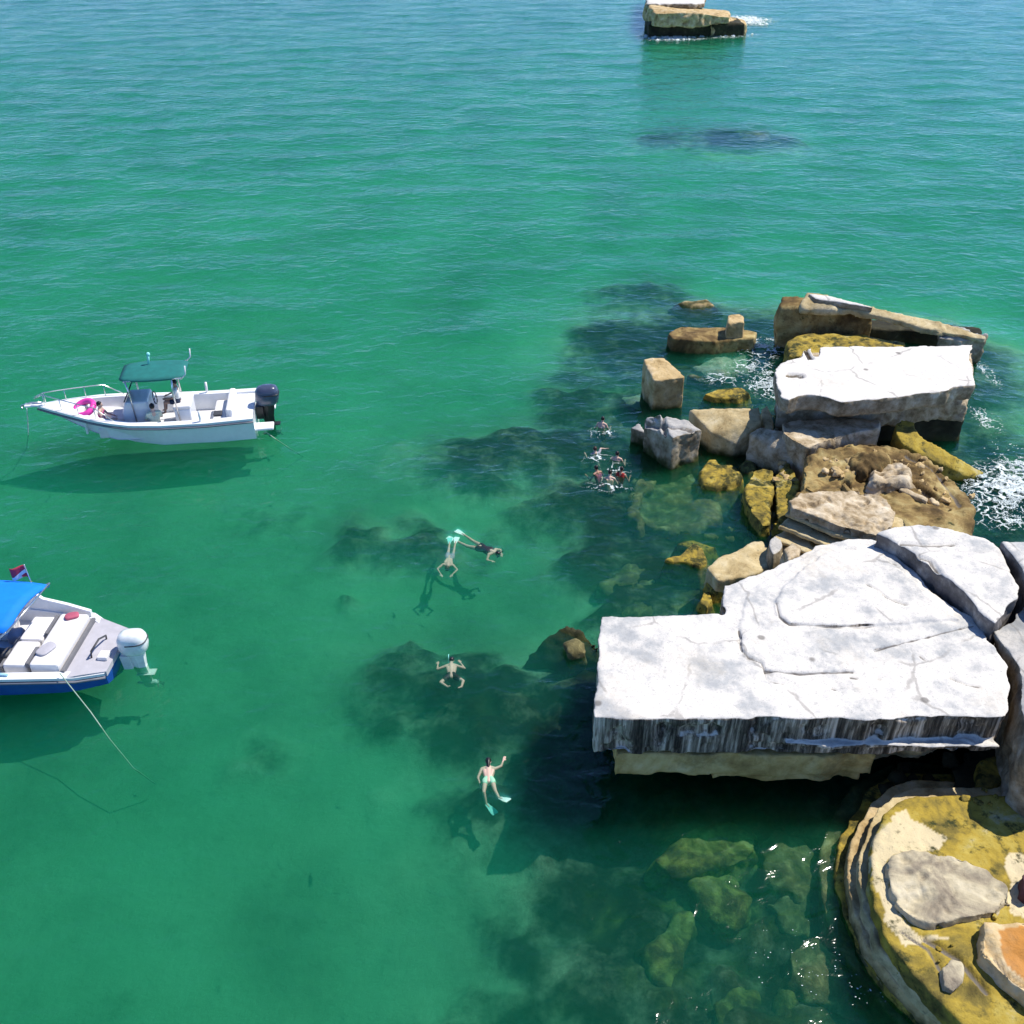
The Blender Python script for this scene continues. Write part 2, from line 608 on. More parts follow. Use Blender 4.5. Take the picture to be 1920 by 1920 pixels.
def grid_mesh(xs, ys, Z, skirt=None):
    nx, ny = len(xs), len(ys)
    X, Y = np.meshgrid(xs, ys)
    v = np.stack([X.ravel(), Y.ravel(), Z.ravel()], 1)
    i = np.arange(ny - 1)[:, None] * nx + np.arange(nx - 1)[None, :]
    i = i.ravel()
    f = np.stack([i, i + 1, i + nx + 1, i + nx], 1)
    faces = f.tolist()
    v = v.tolist()
    if skirt is not None:
        b0 = list(range(nx))
        rim = b0 + [k * nx + nx - 1 for k in range(1, ny)] + [(ny - 1) * nx + k for k in range(nx - 2, -1, -1)] + [k * nx for k in range(ny - 2, 0, -1)]
        base = len(v)
        for r in rim: v.append((v[r][0], v[r][1], skirt))
        n = len(rim)
        for k in range(n):
            faces.append((rim[(k + 1) % n], rim[k], base + k, base + (k + 1) % n))
        faces.append([base + n - 1 - k for k in range(n)])
    me = bpy.data.meshes.new('g')
    me.from_pydata(v, [], faces)
    return me


def waves(x, y):
    h = np.zeros_like(x)
    rng = np.random.RandomState(3)
    for lam, amp, n in ((5.5, 0.03, 5), (3.0, 0.018, 6), (1.6, 0.009, 8), (0.85, 0.0045, 8)):
        for _ in range(n):
            a = rng.normal(math.radians(-72), 0.7)
            L = lam * rng.uniform(0.75, 1.3)
            k = 2 * math.pi / L
            ph = rng.uniform(0, 6.28)
            h += amp * rng.uniform(0.5, 1) * np.sin(k * (x * math.cos(a) + y * math.sin(a)) + ph) / math.sqrt(n / 3)
    env = 0.75 + 0.5 * fbm(np.stack([x.ravel() * 0.25, y.ravel() * 0.5, 0 * x.ravel()], 1), 1.0, 3, 2.0).reshape(x.shape)
    return h * env * np.interp(y, [35, 110], [1.0, .55])


xs = np.concatenate([np.arange(-62, -26, .3), np.arange(-26, 26, .13), np.arange(26, 62, .3)])
ys = np.concatenate([np.arange(5, 62, .13), np.arange(62, 130, .3)])
far = [150, 200, 300, 500, 900, 1600, 2600]
xs = np.concatenate([-np.array(far[::-1], float), xs, far])
ys = np.concatenate([[-2600., -900., -300., -100., -20.], ys, far])
X, Y = np.meshgrid(xs, ys)
fade = np.clip(1 - (np.maximum(np.abs(X) - 60, 0) + np.maximum(Y - 128, 0) + np.maximum(5.2 - Y, 0)) / 2, 0, 1)
me = grid_mesh(xs, ys, waves(X, Y) * fade, skirt=-30.0)
N = NT('sea_water')
tr = N.n('ShaderNodeBsdfTransparent')
gl = N.n('ShaderNodeBsdfGlossy')
gl.inputs['Roughness'].default_value = 0.10
fr = N.n('ShaderNodeFresnel')
fr.inputs[0].default_value = 1.38
v1 = N.obj((1.0, 1.45, 1), (0, 0, R(-14)))
h = N.math('ADD', N.math('MULTIPLY', N.noise(1.9, 4, 0.42, v1, 0.8), 1.0), N.math('MULTIPLY', N.noise(3.2, 2, 0.4, v1, 0.3), 0.12))
h = N.math('ADD', h, N.math('MULTIPLY', N.noise(0.28, 3, 0.5, v1), 3.0))
bp = N.bump(h, 0.42, 0.15)
N.link(bp, gl.inputs['Normal'])
N.link(bp, fr.inputs['Normal'])
mx = N.n('ShaderNodeMixShader')
N.link(fr.outputs[0], mx.inputs[0])
tl = N.n('ShaderNodeBsdfTranslucent')
tl.inputs[0].default_value = (0.15, 1, 0.9, 1)
N.link(bp, tl.inputs['Normal'])
mt = N.n('ShaderNodeMixShader')
mt.inputs[0].default_value = 0.26
N.link(tr.outputs[0], mt.inputs[1])
N.link(tl.outputs[0], mt.inputs[2])
N.link(mt.outputs[0], mx.inputs[1])
N.link(gl.outputs[0], mx.inputs[2])
N.link(mx.outputs[0], N.out.inputs[0])
ab = N.n('ShaderNodeVolumeAbsorption')
vs = N.n('ShaderNodeVolumeScatter')
ad = N.n('ShaderNodeAddShader')
ABS, SCA = (3.2, 0.31, 0.46), (0.018, 0.157, 0.122)
ab.inputs[0].default_value = (1 - ABS[0], 1 - ABS[1], 1 - ABS[2], 1)
ab.inputs[1].default_value = 1
vs.inputs[0].default_value = (*SCA, 1)
vs.inputs[1].default_value = 1
N.link(ab.outputs[0], ad.inputs[0])
N.link(vs.outputs[0], ad.inputs[1])
N.link(ad.outputs[0], N.out.inputs[1])
sea = mesh_obj('sea_water', me, N.m, None, True)
tag(sea, kind='structure')

# sea bed: sand with weedy reef swells; (px, py, radius x m, radius y m, rise m)
REEF = [(1060, 960, 1.3, 1.0, .7), (1130, 1040, 1.4, 1.2, .9), (1080, 760, 1.6, 1.4, .6), (1130, 1200, 1.2, .9, .9), (900, 1350, 1.6, .9, .7), (1030, 1330, 1.4, 1.0, .9), (760, 1340, 1.2, .6, .5),
        (1000, 1500, 1.2, .8, .7), (1180, 1560, 1.5, 1.0, .9), (1250, 1700, 1.8, 1.1, .9), (1100, 1650, 1.1, .8, .7), (950, 1740, .8, .6, .6), (1000, 1880, 1.2, .5, .6), (1200, 1880, 1.7, .8, .9), (1400, 1600, 2, 1, .9), (1450, 1800, 2, 1, .9),
        (1150, 1330, 2.6, 2.0, 0.9), (960, 1290, 2.4, 1.5, 0.7), (780, 1265, 1.7, 1.0, 0.5), (700, 1320, 1.4, .8, .35), (1080, 1270, 1.8, 1.3, 1.0),
        (1250, 1560, 3.0, 1.8, 1.2), (1420, 1700, 3.0, 2.2, 1.1), (1350, 1850, 3.2, 1.6, 1.0), (1600, 1600, 2.6, 3.0, 1.2), (1100, 1480, 2.0, 1.1, 0.8),
        (930, 1530, 1.2, .8, .3), (870, 1480, .8, .5, .3), (900, 1735, .75, .45, .3), (860, 1860, 1.0, .6, .35), (1080, 1800, 1.6, 1.1, .35), (1010, 1660, 1.3, .8, .2), (1180, 1690, 1.2, .9, .5),
        (740, 1000, 1.3, 1.1, 0.6), (672, 1108, .35, .3, .4), (470, 1400, .7, .7, .2), (500, 952, 1.2, .8, .1), (930, 855, 3.0, 1.6, .7), (1040, 830, 2.6, 2.2, .8), (850, 850, 1.4, .8, .4),
        (1000, 960, 1.8, 1.2, 0.5), (1130, 940, 2.0, 1.8, 1.0), (1230, 930, 2.6, 3.0, 1.4), (1350, 900, 3.0, 4.0, 1.4), (1260, 1090, 2.2, 1.6, 1.3), (1150, 1110, 1.3, 1.0, .9), (1330, 640, 4.5, 4.0, 1.2),
        (1200, 690, 2.6, 2.6, 0.7), (1170, 640, 2.2, 2.6, 0.7), (1200, 570, 2.5, 2.5, .5), (1120, 700, 1.6, 1.4, .4), (1250, 780, 2.5, 3.0, 1.0), (1420, 740, 4, 3, 1.4), (1600, 700, 6, 5, 1.5), (1700, 850, 4, 4, 1.5), (1880, 950, 3, 3, .8),
        (1225, 272, 2.0, 2.2, .5), (1390, 272, 3.6, 3.4, .7), (1300, 265, 2.2, 2.4, .4), (1180, 85, 4, 4, .3), (1300, 90, 5, 3, .3), (1500, 1250, 5, 4, 1.2), (1090, 1490, 1.4, .8, .9), (1010, 1420, 1.0, .7, .8), (1080, 1400, 1.2, .8, 1.1), (1180, 980, 1.8, 1.6, 1.0), (1200, 820, 1.2, 1.6, .9), (1150, 870, 1.2, 1.0, .6), (1750, 1300, 5, 4, 1.2), (850, 1010, .9, .6, .2)]
xs = axis(-24, 24, 0.16, 2500)
ys = axis(4, 60, 0.16, 2500)
X, Y = np.meshgrid(xs, ys)
p3 = np.stack([X.ravel(), Y.ravel(), 0 * X.ravel()], 1)
wx = X + fbm(p3, 0.55, 4, 1.0).reshape(X.shape) * 1.5
wy = Y + fbm(p3, 0.55, 4, 8.0).reshape(X.shape) * 1.5
BED = -np.interp(Y, [0, 12, 22, 34, 51, 98, 300], [1.5, 1.35, 1.08, .88, .72, .6, .6])
rise = np.zeros_like(X)
mask = np.zeros_like(X)
for px, py, rx, ry, up in REEF:
    c = P(px, py, -.7 + .3 * up)
    q = ((wx - c.x) / rx) ** 2 + ((wy - c.y) / ry) ** 2
    g = np.exp(-q * 0.9)
    rise = np.maximum(rise, g * up)
    mask = np.maximum(mask, np.clip(g * 1.8 - 0.35, 0, 1) * min(1, .35 + up))
near = (np.abs(X) < 40) & (Y < 130)
lump = np.abs(fbm(p3, 0.9, 4, 3.0)).reshape(X.shape)
Z = BED + fbm(p3, 0.12, 3, 5.0).reshape(X.shape) * 0.1 + rise * .85 + mask * lump * .4 + fbm(p3, 2.2, 3, 6.0).reshape(X.shape) * mask * 0.15
Z = np.minimum(Z, np.where(Y > 40, -.25, -.34) - .12 * lump)
c0 = P(1420, 1500, -1.5)
shelf = np.clip(1 - np.hypot((wx - 6.0) / 6.2, (wy - 11.0) / 5.6), 0, 1)
shelf = np.clip(shelf * 2.2, 0, 1)
shelf2 = np.clip(1 - np.hypot((wx - 8.6) / 7.9, (wy - 21.0) / 9.0), 0, 1)
shelf = np.maximum(shelf, np.clip(shelf2 * 2.2, 0, 1))
shelf_z = np.where(Y > 15.5, -.42, -.68)
Z = Z + (shelf_z + lump * 0.5 - .2 - Z) * shelf * shelf * (3 - 2 * shelf)
mask = np.maximum(mask, shelf)
rng = np.random.RandomState(21)
tone = np.zeros_like(X)
for k in range(170):
    if k < 110: bx, by = rng.uniform(0.3, 8.5), rng.uniform(7.2, 13.2)
    else: bx, by = rng.uniform(2.5, 13), rng.uniform(15.5, 27)
    r = rng.uniform(.3, 1.05)
    top = rng.uniform(-.8, -0.36) + (-.35 if k < 110 and bx < 2.0 else 0)
    ca, sa = math.cos(k), math.sin(k)
    ux, uy = (wx * .35 + X * .65 - bx), (wy * .35 + Y * .65 - by)
    q = np.sqrt(((ux * ca + uy * sa) / r) ** 2 + ((uy * ca - ux * sa) / (r * rng.uniform(.55, .9))) ** 2)
    dome = np.where(q < 1, (1 - q ** 4), -9)
    hgt = top - .8 + .8 * dome
    up_ = hgt > Z
    Z = np.where(up_, hgt, Z)
    tone = np.where(up_, rng.uniform(.15, 1) if k < 110 else rng.uniform(0, .16), tone)
    mask = np.where(up_, 1.0, mask)
Z = np.minimum(Z, -0.3)
me = grid_mesh(xs, ys, Z)
at = me.attributes.new('reef', 'FLOAT', 'POINT')
at.data.foreach_set('value', mask.ravel())
at = me.attributes.new('tone', 'FLOAT', 'POINT')
at.data.foreach_set('value', tone.ravel())
N = NT('sea_bed_ground')
an = N.n('ShaderNodeAttribute', attribute_name='reef')
sand = N.ramp(N.noise(0.3, 8, 0.66), [(0.3, (0.38, 0.36, 0.26)), (0.5, (0.62, 0.6, 0.44)), (0.7, (0.76, 0.74, 0.56))])
weed = N.ramp(N.noise(1.1, 8, 0.7), [(0.38, (0.004, 0.006, 0.005)), (0.55, (0.014, 0.017, 0.01)), (0.66, (0.045, 0.048, 0.022)), (0.78, (0.13, 0.12, 0.06))])
tn = N.n('ShaderNodeAttribute', attribute_name='tone')
mossy = N.ramp(N.noise(3.0, 8, 0.75), [(0.34, (0.012, 0.014, 0.009)), (0.48, (0.09, 0.095, 0.033)), (0.6, (0.22, 0.22, 0.075)), (0.72, (0.38, 0.37, 0.17))])
weed = N.mix(tn.outputs['Fac'], weed, mossy)
k = N.math('ADD', an.outputs['Fac'], N.math('MULTIPLY', N.math('SUBTRACT', N.noise(1.1, 8, 0.72), 0.5), 2.0))
col = N.mix(N.step(k, 0.08, 1.12), sand, weed)
N.bsdf(col, 0.95, N.bump(N.noise(5, 6, .7), .6, .08), 0.0)
bed = mesh_obj('sea_bed_ground', me, N.m, None, True)
tag(bed, kind='structure')

# ------------------------------------------------------------------ rubble of the broken concrete structure
# the big white slab in front
root = empty('concrete_slab', (4.9, 13.4, 0))
tag(root, 'largest flat white concrete slab, front face streaked black, resting on a beige layer', 'concrete slab')
top = [(1127, 1155), (1240, 1152), (1358, 1152), (1356, 1097), (1395, 1084), (1420, 1075), (1450, 1064), (1480, 1048), (1530, 1022), (1590, 1010), (1640, 1013), (1672, 1036), (1700, 1060),
       (1725, 1080), (1750, 1110), (1790, 1135), (1830, 1158), (1850, 1200), (1872, 1222), (1892, 1250), (1894, 1300), (1888, 1343), (1600, 1347), (1300, 1345), (1113, 1345)]
ledge1 = [(1386, 1182), (1390, 1215), (1405, 1232), (1428, 1240), (1432, 1254), (1500, 1260), (1600, 1256), (1640, 1216), (1760, 1186), (1826, 1170), (1790, 1143), (1750, 1120), (1725, 1092), (1690, 1062), (1640, 1028),
          (1590, 1020), (1530, 1032), (1480, 1060), (1440, 1085), (1400, 1110)]
ledge2 = [(1456, 1135), (1462, 1155), (1480, 1166), (1560, 1171), (1700, 1166), (1800, 1160), (1780, 1145), (1745, 1120), (1720, 1095), (1680, 1062), (1630, 1032), (1590, 1028), (1540, 1040), (1500, 1072), (1470, 1100)]
cr = [([(1625, 1095), (1648, 1108), (1665, 1122), (1700, 1133)], 2.08, 0.040, 0.042),
      ([(1386, 1180), (1390, 1215), (1405, 1232), (1428, 1240), (1434, 1256)], 2.03, 0.040, 0.042), ([(1434, 1256), (1500, 1262), (1600, 1258)], 2.03, 0.040, 0.024), ([(1456, 1130), (1462, 1155), (1480, 1168), (1560, 1173), (1640, 1171)], 2.08, 0.040, 0.036),
      ([(1640, 1218), (1700, 1203), (1760, 1188), (1826, 1172)], 2.03, 0.035, 0.024), ([(1434, 1256), (1438, 1276), (1470, 1282)], 2.0, 0.035, 0.018),
      ([(1780, 1270), (1812, 1284), (1835, 1288)], 2.0, 0.040, 0.036), ([(1560, 1291), (1566, 1293)], 2.0, 0.045, 0.036), ([(1595, 1270), (1606, 1272)], 2.0, 0.045, 0.036), ([(1645, 1272), (1652, 1274)], 2.0, 0.045, 0.036), ([(1725, 1230), (1735, 1238)], 2.0, 0.040, 0.030)]
rock('slab', None, None, [(top, 2.0, 1.16, 0.03), (ledge1, 2.035, 1.8), (ledge2, 2.08, 1.9),
     dict(pts=[W(4.5, 11.60, 1.5), W(5.6, 11.56, 1.5), W(8.0, 11.52, 1.5), W(7.8, 13.5, 1.5), W(4.3, 13.5, 1.5)], ztop=1.54, zbot=1.44)], M['white'],
     voxel=0.028, amp=0.035, freq=2.2, low=0.04, flat=0.3, cracks=cr, pits=0.0, parent=root, edge_break=0.24)
rock('lower_layer', None, None, [([W(1.72, 11.69, 1.1), W(6.1, 11.70, 1.1), W(6.1, 15.3, 1.1), W(1.9, 15.3, 1.1)], 1.17, 0.6, 0.0),
     ([W(3.4, 11.78, .7), W(6.0, 11.78, .7), W(6.0, 15, .7), W(3.4, 15, .7)], 0.7, 0.36, 0.0)], M['beige_layer'], voxel=0.05, amp=0.03, freq=2.5, parent=root, edge_break=0.12)
rock('rough_underside', None, None, [([W(5.9, 11.95, 1.1), W(7.4, 12.05, 1.1), W(7.6, 13, 1.1), W(6.9, 15.0, 1.1), W(5.9, 15.0, 1.1)], 1.1, 0.3, 0.3)], M['beige'], voxel=0.05, amp=0.16, freq=2.4, parent=root, edge_break=0.3)
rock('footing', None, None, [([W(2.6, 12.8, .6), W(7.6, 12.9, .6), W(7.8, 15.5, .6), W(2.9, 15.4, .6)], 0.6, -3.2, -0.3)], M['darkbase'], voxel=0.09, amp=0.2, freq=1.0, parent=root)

rock('concrete_block', 'white broken block with a flank coloured shade-grey leaning up behind the largest slab', 'concrete block',
     [([(1642, 1000), (1662, 990), (1705, 981), (1760, 986), (1850, 1008), (1878, 1030), (1905, 1085), (1915, 1120), (1890, 1150), (1868, 1168), (1840, 1150), (1815, 1118), (1780, 1085), (1720, 1040), (1680, 1018)], 2.34, -2.5, 0.0)],
     M['white_shadeflank'], voxel=0.045, amp=0.06, freq=1.2, low=0.07, flat=0.5, edge_break=0.15,
     cracks=[([(1690, 1018), (1740, 1022), (1790, 1020)], 2.34, 0.06, 0.06), ([(1720, 1040), (1745, 1050), (1760, 1070)], 2.34, .07, .08)])
rock('concrete_block', 'white concrete block beyond the crack at the right edge of the picture, behind the others', 'concrete block',
     [([(1872, 1010), (1960, 1010), (2050, 1030), (2060, 1140), (1950, 1125), (1925, 1085), (1905, 1050)], 2.45, -2.5)], M['white_shadeflank'], voxel=0.06, amp=0.05, freq=1.2, low=0.05, edge_break=0.1)
rock('concrete_block', 'pale grey block at the right edge, split by a black fissure from the largest slab', 'concrete block',
     [([(1885, 1165), (1900, 1150), (1930, 1130), (2100, 1130), (2120, 1400), (1990, 1440), (1925, 1405), (1912, 1330), (1908, 1250), (1875, 1205), (1860, 1180)], 2.05, -2.8, -0.1)],
     M['white_grey'], voxel=0.05, amp=0.09, freq=1.3, low=0.1, flat=0.6, edge_break=0.2)
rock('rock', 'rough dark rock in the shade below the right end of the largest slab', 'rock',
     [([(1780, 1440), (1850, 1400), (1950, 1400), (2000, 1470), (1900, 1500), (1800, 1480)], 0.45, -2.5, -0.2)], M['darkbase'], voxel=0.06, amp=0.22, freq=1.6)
rock('rock', 'small upright yellow rock between the largest slab and the round stepped caisson', 'rock',
     [([(1842, 1425), (1868, 1418), (1885, 1440), (1888, 1462), (1860, 1475), (1835, 1470)], 0.62, -1.5, -0.15)], M['olive_moss'], voxel=0.035, amp=0.06, freq=3.0)

# the round stepped caisson, lower right
root = empty('round_caisson', (8.4, 9.2, 0))
tag(root, 'round yellow-olive concrete caisson with stepped rings along its left rim', 'caisson')
disc = [(1760, 1490), (1715, 1492), (1685, 1505), (1660, 1530), (1642, 1565), (1632, 1605), (1630, 1650), (1637, 1700), (1655, 1750), (1690, 1800), (1745, 1860), (1800, 1915), (1870, 1985),
        (1980, 2060), (2250, 2060), (2300, 1800), (2250, 1500), (1950, 1485), (1850, 1488)]
rock('top_disc', None, None, [(disc, 0.80, 0.45)], M['olive'], voxel=0.035, amp=0.035, freq=1.8, low=0.05, flat=0.8, parent=root, edge_break=0.05, patch_z=.8,
     patches=[[(1638, 1570), (1668, 1530), (1690, 1520), (1710, 1545), (1775, 1572), (1765, 1596), (1700, 1602), (1664, 1612), (1660, 1660), (1672, 1700), (1720, 1745), (1780, 1760), (1700, 1765), (1655, 1720), (1636, 1650)], [(1880, 1600), (1960, 1600), (1990, 1720), (1900, 1715)]],
     cracks=[([(1735, 1760), (1800, 1800), (1850, 1860)], .8, .08, .08), ([(1690, 1745), (1740, 1780), (1780, 1850)], .8, .06, .04)])
rock('ring', None, None, [(disc, 0.56, 0.25, 0, 0.17)], M['beige'], voxel=0.035, amp=0.025, freq=2.2, parent=root, edge_break=0.04)
rock('ring', None, None, [(disc, 0.36, -0.1, 0, 0.33)], M['tan'], voxel=0.035, amp=0.03, freq=2.2, parent=root, edge_break=0.05)
rock('foot_ring', None, None, [(disc, 0.10, -0.4, 0, 0.52), (disc, -0.15, -3.0, 0, 0.42)], M['olive_moss'], voxel=0.045, amp=0.07, freq=3.2, parent=root, edge_break=0.05)
rock('foot_ring', None, None, [(disc, -0.12, -0.6, 0, 0.78)], M['sub_brown'], voxel=0.05, amp=0.05, freq=3.2, parent=root, edge_break=0.06)
rock('boulder', 'broad pale boulder with a grey hollow lying on the round stepped caisson', 'boulder',
     [([(1664, 1640), (1672, 1612), (1692, 1600), (1740, 1596), (1790, 1602), (1850, 1626), (1890, 1656), (1902, 1690), (1872, 1712), (1800, 1720), (1740, 1728), (1700, 1712), (1676, 1684)], .94, 0.75, -0.03)],
     M['grey_warm'], voxel=0.03, amp=0.06, freq=2.6, low=0.06, flat=0.9, smooth=2, pits=.12, edge_break=.1)
rock('rock', 'peach block with an orange patch on the caisson at the right edge', 'rock',
     [([(1842, 1722), (1920, 1714), (2010, 1735), (2020, 1930), (1940, 1880), (1885, 1832), (1832, 1780)], 1.08, 0.6, -0.06)], M['peach'], patch_z=1.08, patches=[[(1882, 1748), (1915, 1736), (1965, 1745), (1975, 1810), (1930, 1838), (1888, 1805)]], voxel=0.035, amp=0.08, freq=2.2, flat=0.9, smooth=1, edge_break=.1,
     cracks=[([(1870, 1790), (1900, 1830), (1940, 1850)], 1.08, .06, .08)])
rock('rock', 'small dark maroon stone at the right edge above the peach block', 'rock',
     [([(1911, 1640), (1928, 1622), (1960, 1626), (1965, 1664), (1935, 1680), (1915, 1666)], 1.05, 0.7)], M['maroon'], voxel=0.035, amp=0.05, freq=2.5, smooth=4)
rock('rock', 'small grey-white stone in a hollow near the lower rim of the caisson', 'rock',
     [([(1762, 1810), (1782, 1792), (1808, 1800), (1812, 1835), (1790, 1862), (1768, 1850)], 0.92, 0.6)], M['grey_warm'], voxel=0.03, amp=0.05, freq=3, smooth=3)

# upper round caisson
rock('round_caisson', 'round brown concrete caisson just behind the largest slab, rubble strewn on its top', 'caisson',
     [([(1500, 905), (1505, 872), (1540, 842), (1600, 829), (1655, 829), (1705, 842), (1755, 872), (1800, 912), (1822, 955), (1832, 1005), (1700, 1060), (1560, 1060), (1500, 1000), (1492, 945)], 0.95, -2.8, -0.15),
      dict(pts=[(1500, 905), (1505, 872), (1540, 842), (1600, 829), (1610, 880), (1590, 925), (1550, 935)], ztop=1.05, zbot=0.5)],
     M['brown'], voxel=0.045, amp=0.11, freq=2.0, low=0.16, flat=1.0, edge_break=0.14, pits=.12,
     cracks=[([(1585, 900), (1600, 925)], 1.0, .12, .2), ([(1690, 905), (1760, 935)], .95, .12, .2), ([(1700, 850), (1760, 890), (1800, 950)], .95, .08, .08)])
rock('rock', 'grey cracked oval rock lying in the middle of the brown round caisson', 'rock',
     [([(1638, 880), (1652, 868), (1680, 868), (1704, 880), (1702, 898), (1672, 908), (1640, 902)], 1.2, 0.8, -0.1)], M['grey'], voxel=0.03, amp=0.14, freq=3.2, flat=1.0, smooth=2, pits=.3)
rock('rock', 'dark brown lump beside the oval rock on the brown caisson', 'rock',
     [([(1598, 868), (1612, 848), (1640, 848), (1655, 862), (1645, 880), (1612, 884)], 1.12, 0.8)], M['brown'], voxel=0.03, amp=0.2, freq=3.5, flat=1.0, smooth=2)
for i, (a, b, z0, z1, lab) in enumerate([
        ([(1690, 912), (1742, 934), (1738, 940), (1686, 918)], 1.1, 0, 0, 'thin grey shard lying flat on the brown round caisson, right of the oval rock'),
        ([(1585, 905), (1604, 926), (1596, 930), (1578, 908)], 1.15, 0, 0, 'short dark shard on the yellow left part of the brown caisson')]):
    rock('shard', lab, 'rock', [(a, b, 0.85)], M['grey'] if i == 0 else M['brown'], voxel=0.03, amp=0.02, freq=3)
rock('rock', 'mossy yellow curved slab standing in the water left of the brown caisson', 'rock',
     [([(1412, 882), (1432, 876), (1452, 880), (1452, 915), (1440, 940), (1446, 985), (1428, 985), (1406, 958), (1398, 935), (1402, 900)], 0.32, -2.2, -0.2)], M['olive_moss'], voxel=0.045, amp=0.07, freq=2.2, flat=0.8)
rock('rock', 'green mossy rock wedged between the curved yellow slab and the caisson', 'rock',
     [([(1450, 885), (1478, 870), (1500, 900), (1488, 945), (1478, 975), (1455, 985), (1452, 940)], 0.42, -2.2, -0.2)], M['olive_moss'], voxel=0.05, amp=0.14, freq=2.8, flat=0.9)

# pitted block on four stacked plates
root = empty('layered_block', (6.9, 18.0, 0))
tag(root, 'grey pitted block lying on a fan of thin curved concrete plates', 'concrete block')
rock('pitted_top', None, None, [([(1480, 940), (1500, 924), (1545, 918), (1610, 918), (1655, 930), (1680, 955), (1678, 985), (1655, 1000), (1640, 1004), (1570, 985), (1520, 965), (1485, 952)], 1.5, 1.28)],
     M['grey'], voxel=0.03, amp=0.05, freq=3.2, pits=0.22, low=.04, flat=1.0, parent=root, edge_break=0.06)
plate = [(1478, 950), (1520, 966), (1570, 988), (1640, 1006), (1700, 1000), (1700, 960), (1600, 930), (1500, 935)]
for k in range(4):
    z = 1.30 - 0.20 * k
    base = [pt(p, 1.4) for p in plate]
    off = Vector((-0.15, -0.20, 0)) * (k + 0.6)
    pl = [W(p.x + off.x + (0.12 * k if i == 3 else 0), p.y + off.y, z) for i, p in enumerate(base)]
    rock('plate', None, None, [dict(pts=pl, ztop=z, zbot=z - 0.09)], M['beige'], voxel=0.026, amp=0.012, freq=2.0, parent=root, edge_break=0.05)
rock('plate_base', None, None, [dict(pts=[W(p.x + 0.02, p.y + 0.02, 1.2) for p in [pt(q, 1.4) for q in plate]], ztop=1.3, zbot=-2.5)], M['darkbase'], voxel=0.07, amp=0.06, parent=root)

for sol, z, zb, m_, lab, v, a_ in [
    ([(1322, 1062), (1400, 1017), (1430, 1011), (1455, 1042), (1452, 1058), (1410, 1076), (1345, 1088)], 0.62, -2.0, 'beige', 'yellow-beige block leaning against the back left corner of the largest slab', .045, .05),
    ([(1325, 1088), (1350, 1070), (1400, 1078), (1370, 1105), (1340, 1110)], 0.3, -1.5, 'olive_moss', 'low weedy stone under the yellow-beige block beside the slab corner', .045, .06),
    ([(1246, 1048), (1280, 1036), (1300, 1015), (1318, 1025), (1325, 1045), (1312, 1060), (1285, 1052)], 0.12, -1.5, 'olive_moss', 'weedy yellow rock barely awash left of the yellow-beige block', .045, .07),
    ([(1272, 1018), (1300, 1010), (1345, 1022), (1320, 1030)], -0.02, -1.4, 'olive_moss', 'pale strip of rock just under the surface behind the weedy awash rock', .05, .05),
    ([(1312, 1128), (1318, 1108), (1332, 1106), (1335, 1125), (1326, 1140)], 0.25, -1.5, 'olive_moss', 'small round yellow rock in the dark water left of the slab notch', .035, .04),
    ([(1441, 1022), (1452, 1004), (1464, 1012), (1466, 1030), (1450, 1040)], 0.95, -0.5, 'white_grey', 'small pale stone at the foot of the stacked plates', .035, .04),
    ([(1470, 1030), (1485, 1016), (1500, 1024), (1498, 1044), (1478, 1050)], 1.2, -0.5, 'grey', 'small grey stone wedged between the plates and the largest slab', .035, .04),
    ([(1318, 880), (1326, 858), (1345, 858), (1352, 872), (1372, 868), (1390, 892), (1372, 905), (1345, 912), (1320, 908)], 0.12, -1.6, 'olive_moss', 'yellow-green flat rock awash below the white faceted boulder', .045, .06),
    ([(1388, 872), (1402, 858), (1418, 868), (1412, 882), (1395, 884)], 0.05, -1.4, 'sub_green', 'small weedy stone awash between the yellow rock and the tilted plank', .045, .06),
    ([(1320, 738), (1350, 728), (1392, 726), (1406, 736), (1385, 745), (1340, 745)], 0.14, -1.4, 'olive_moss', 'thin yellow shard of rock awash in front of the big white upper slab', .045, .03),
    ([(1252, 622), (1275, 611), (1300, 612), (1360, 612), (1420, 622), (1415, 634), (1340, 640), (1262, 634)], 0.42, -1.5, 'brown', 'long low brown slab awash with a small cube stone on it', .05, .04),
    ([(1280, 566), (1325, 562), (1334, 570), (1300, 575)], 0.05, -0.35, 'tan', 'low tan rock just awash behind the long brown slab', .05, .05),
    ([(1428, 766), (1438, 758), (1448, 775), (1452, 800), (1444, 814), (1434, 800), (1430, 782)], 0.75, -1.0, 'beige', 'narrow curved shard standing between the beige plate and upper slab', .04, .03),
]:
    rock('rock', lab, 'rock', [(sol, z, zb, -0.1 if z > .3 else -0.5)], M[m_], voxel=v, amp=a_, freq=2.2, flat=0.7, smooth=2, edge_break=0.06)
rock('rock', 'small orange-tan cube stone standing on the long low brown slab', 'rock', [([(1364, 590), (1388, 588), (1396, 594), (1396, 604), (1366, 606)], 0.95, 0.3, -0.03)], M['tan'], voxel=.04, amp=.03, freq=2, edge_break=.05)

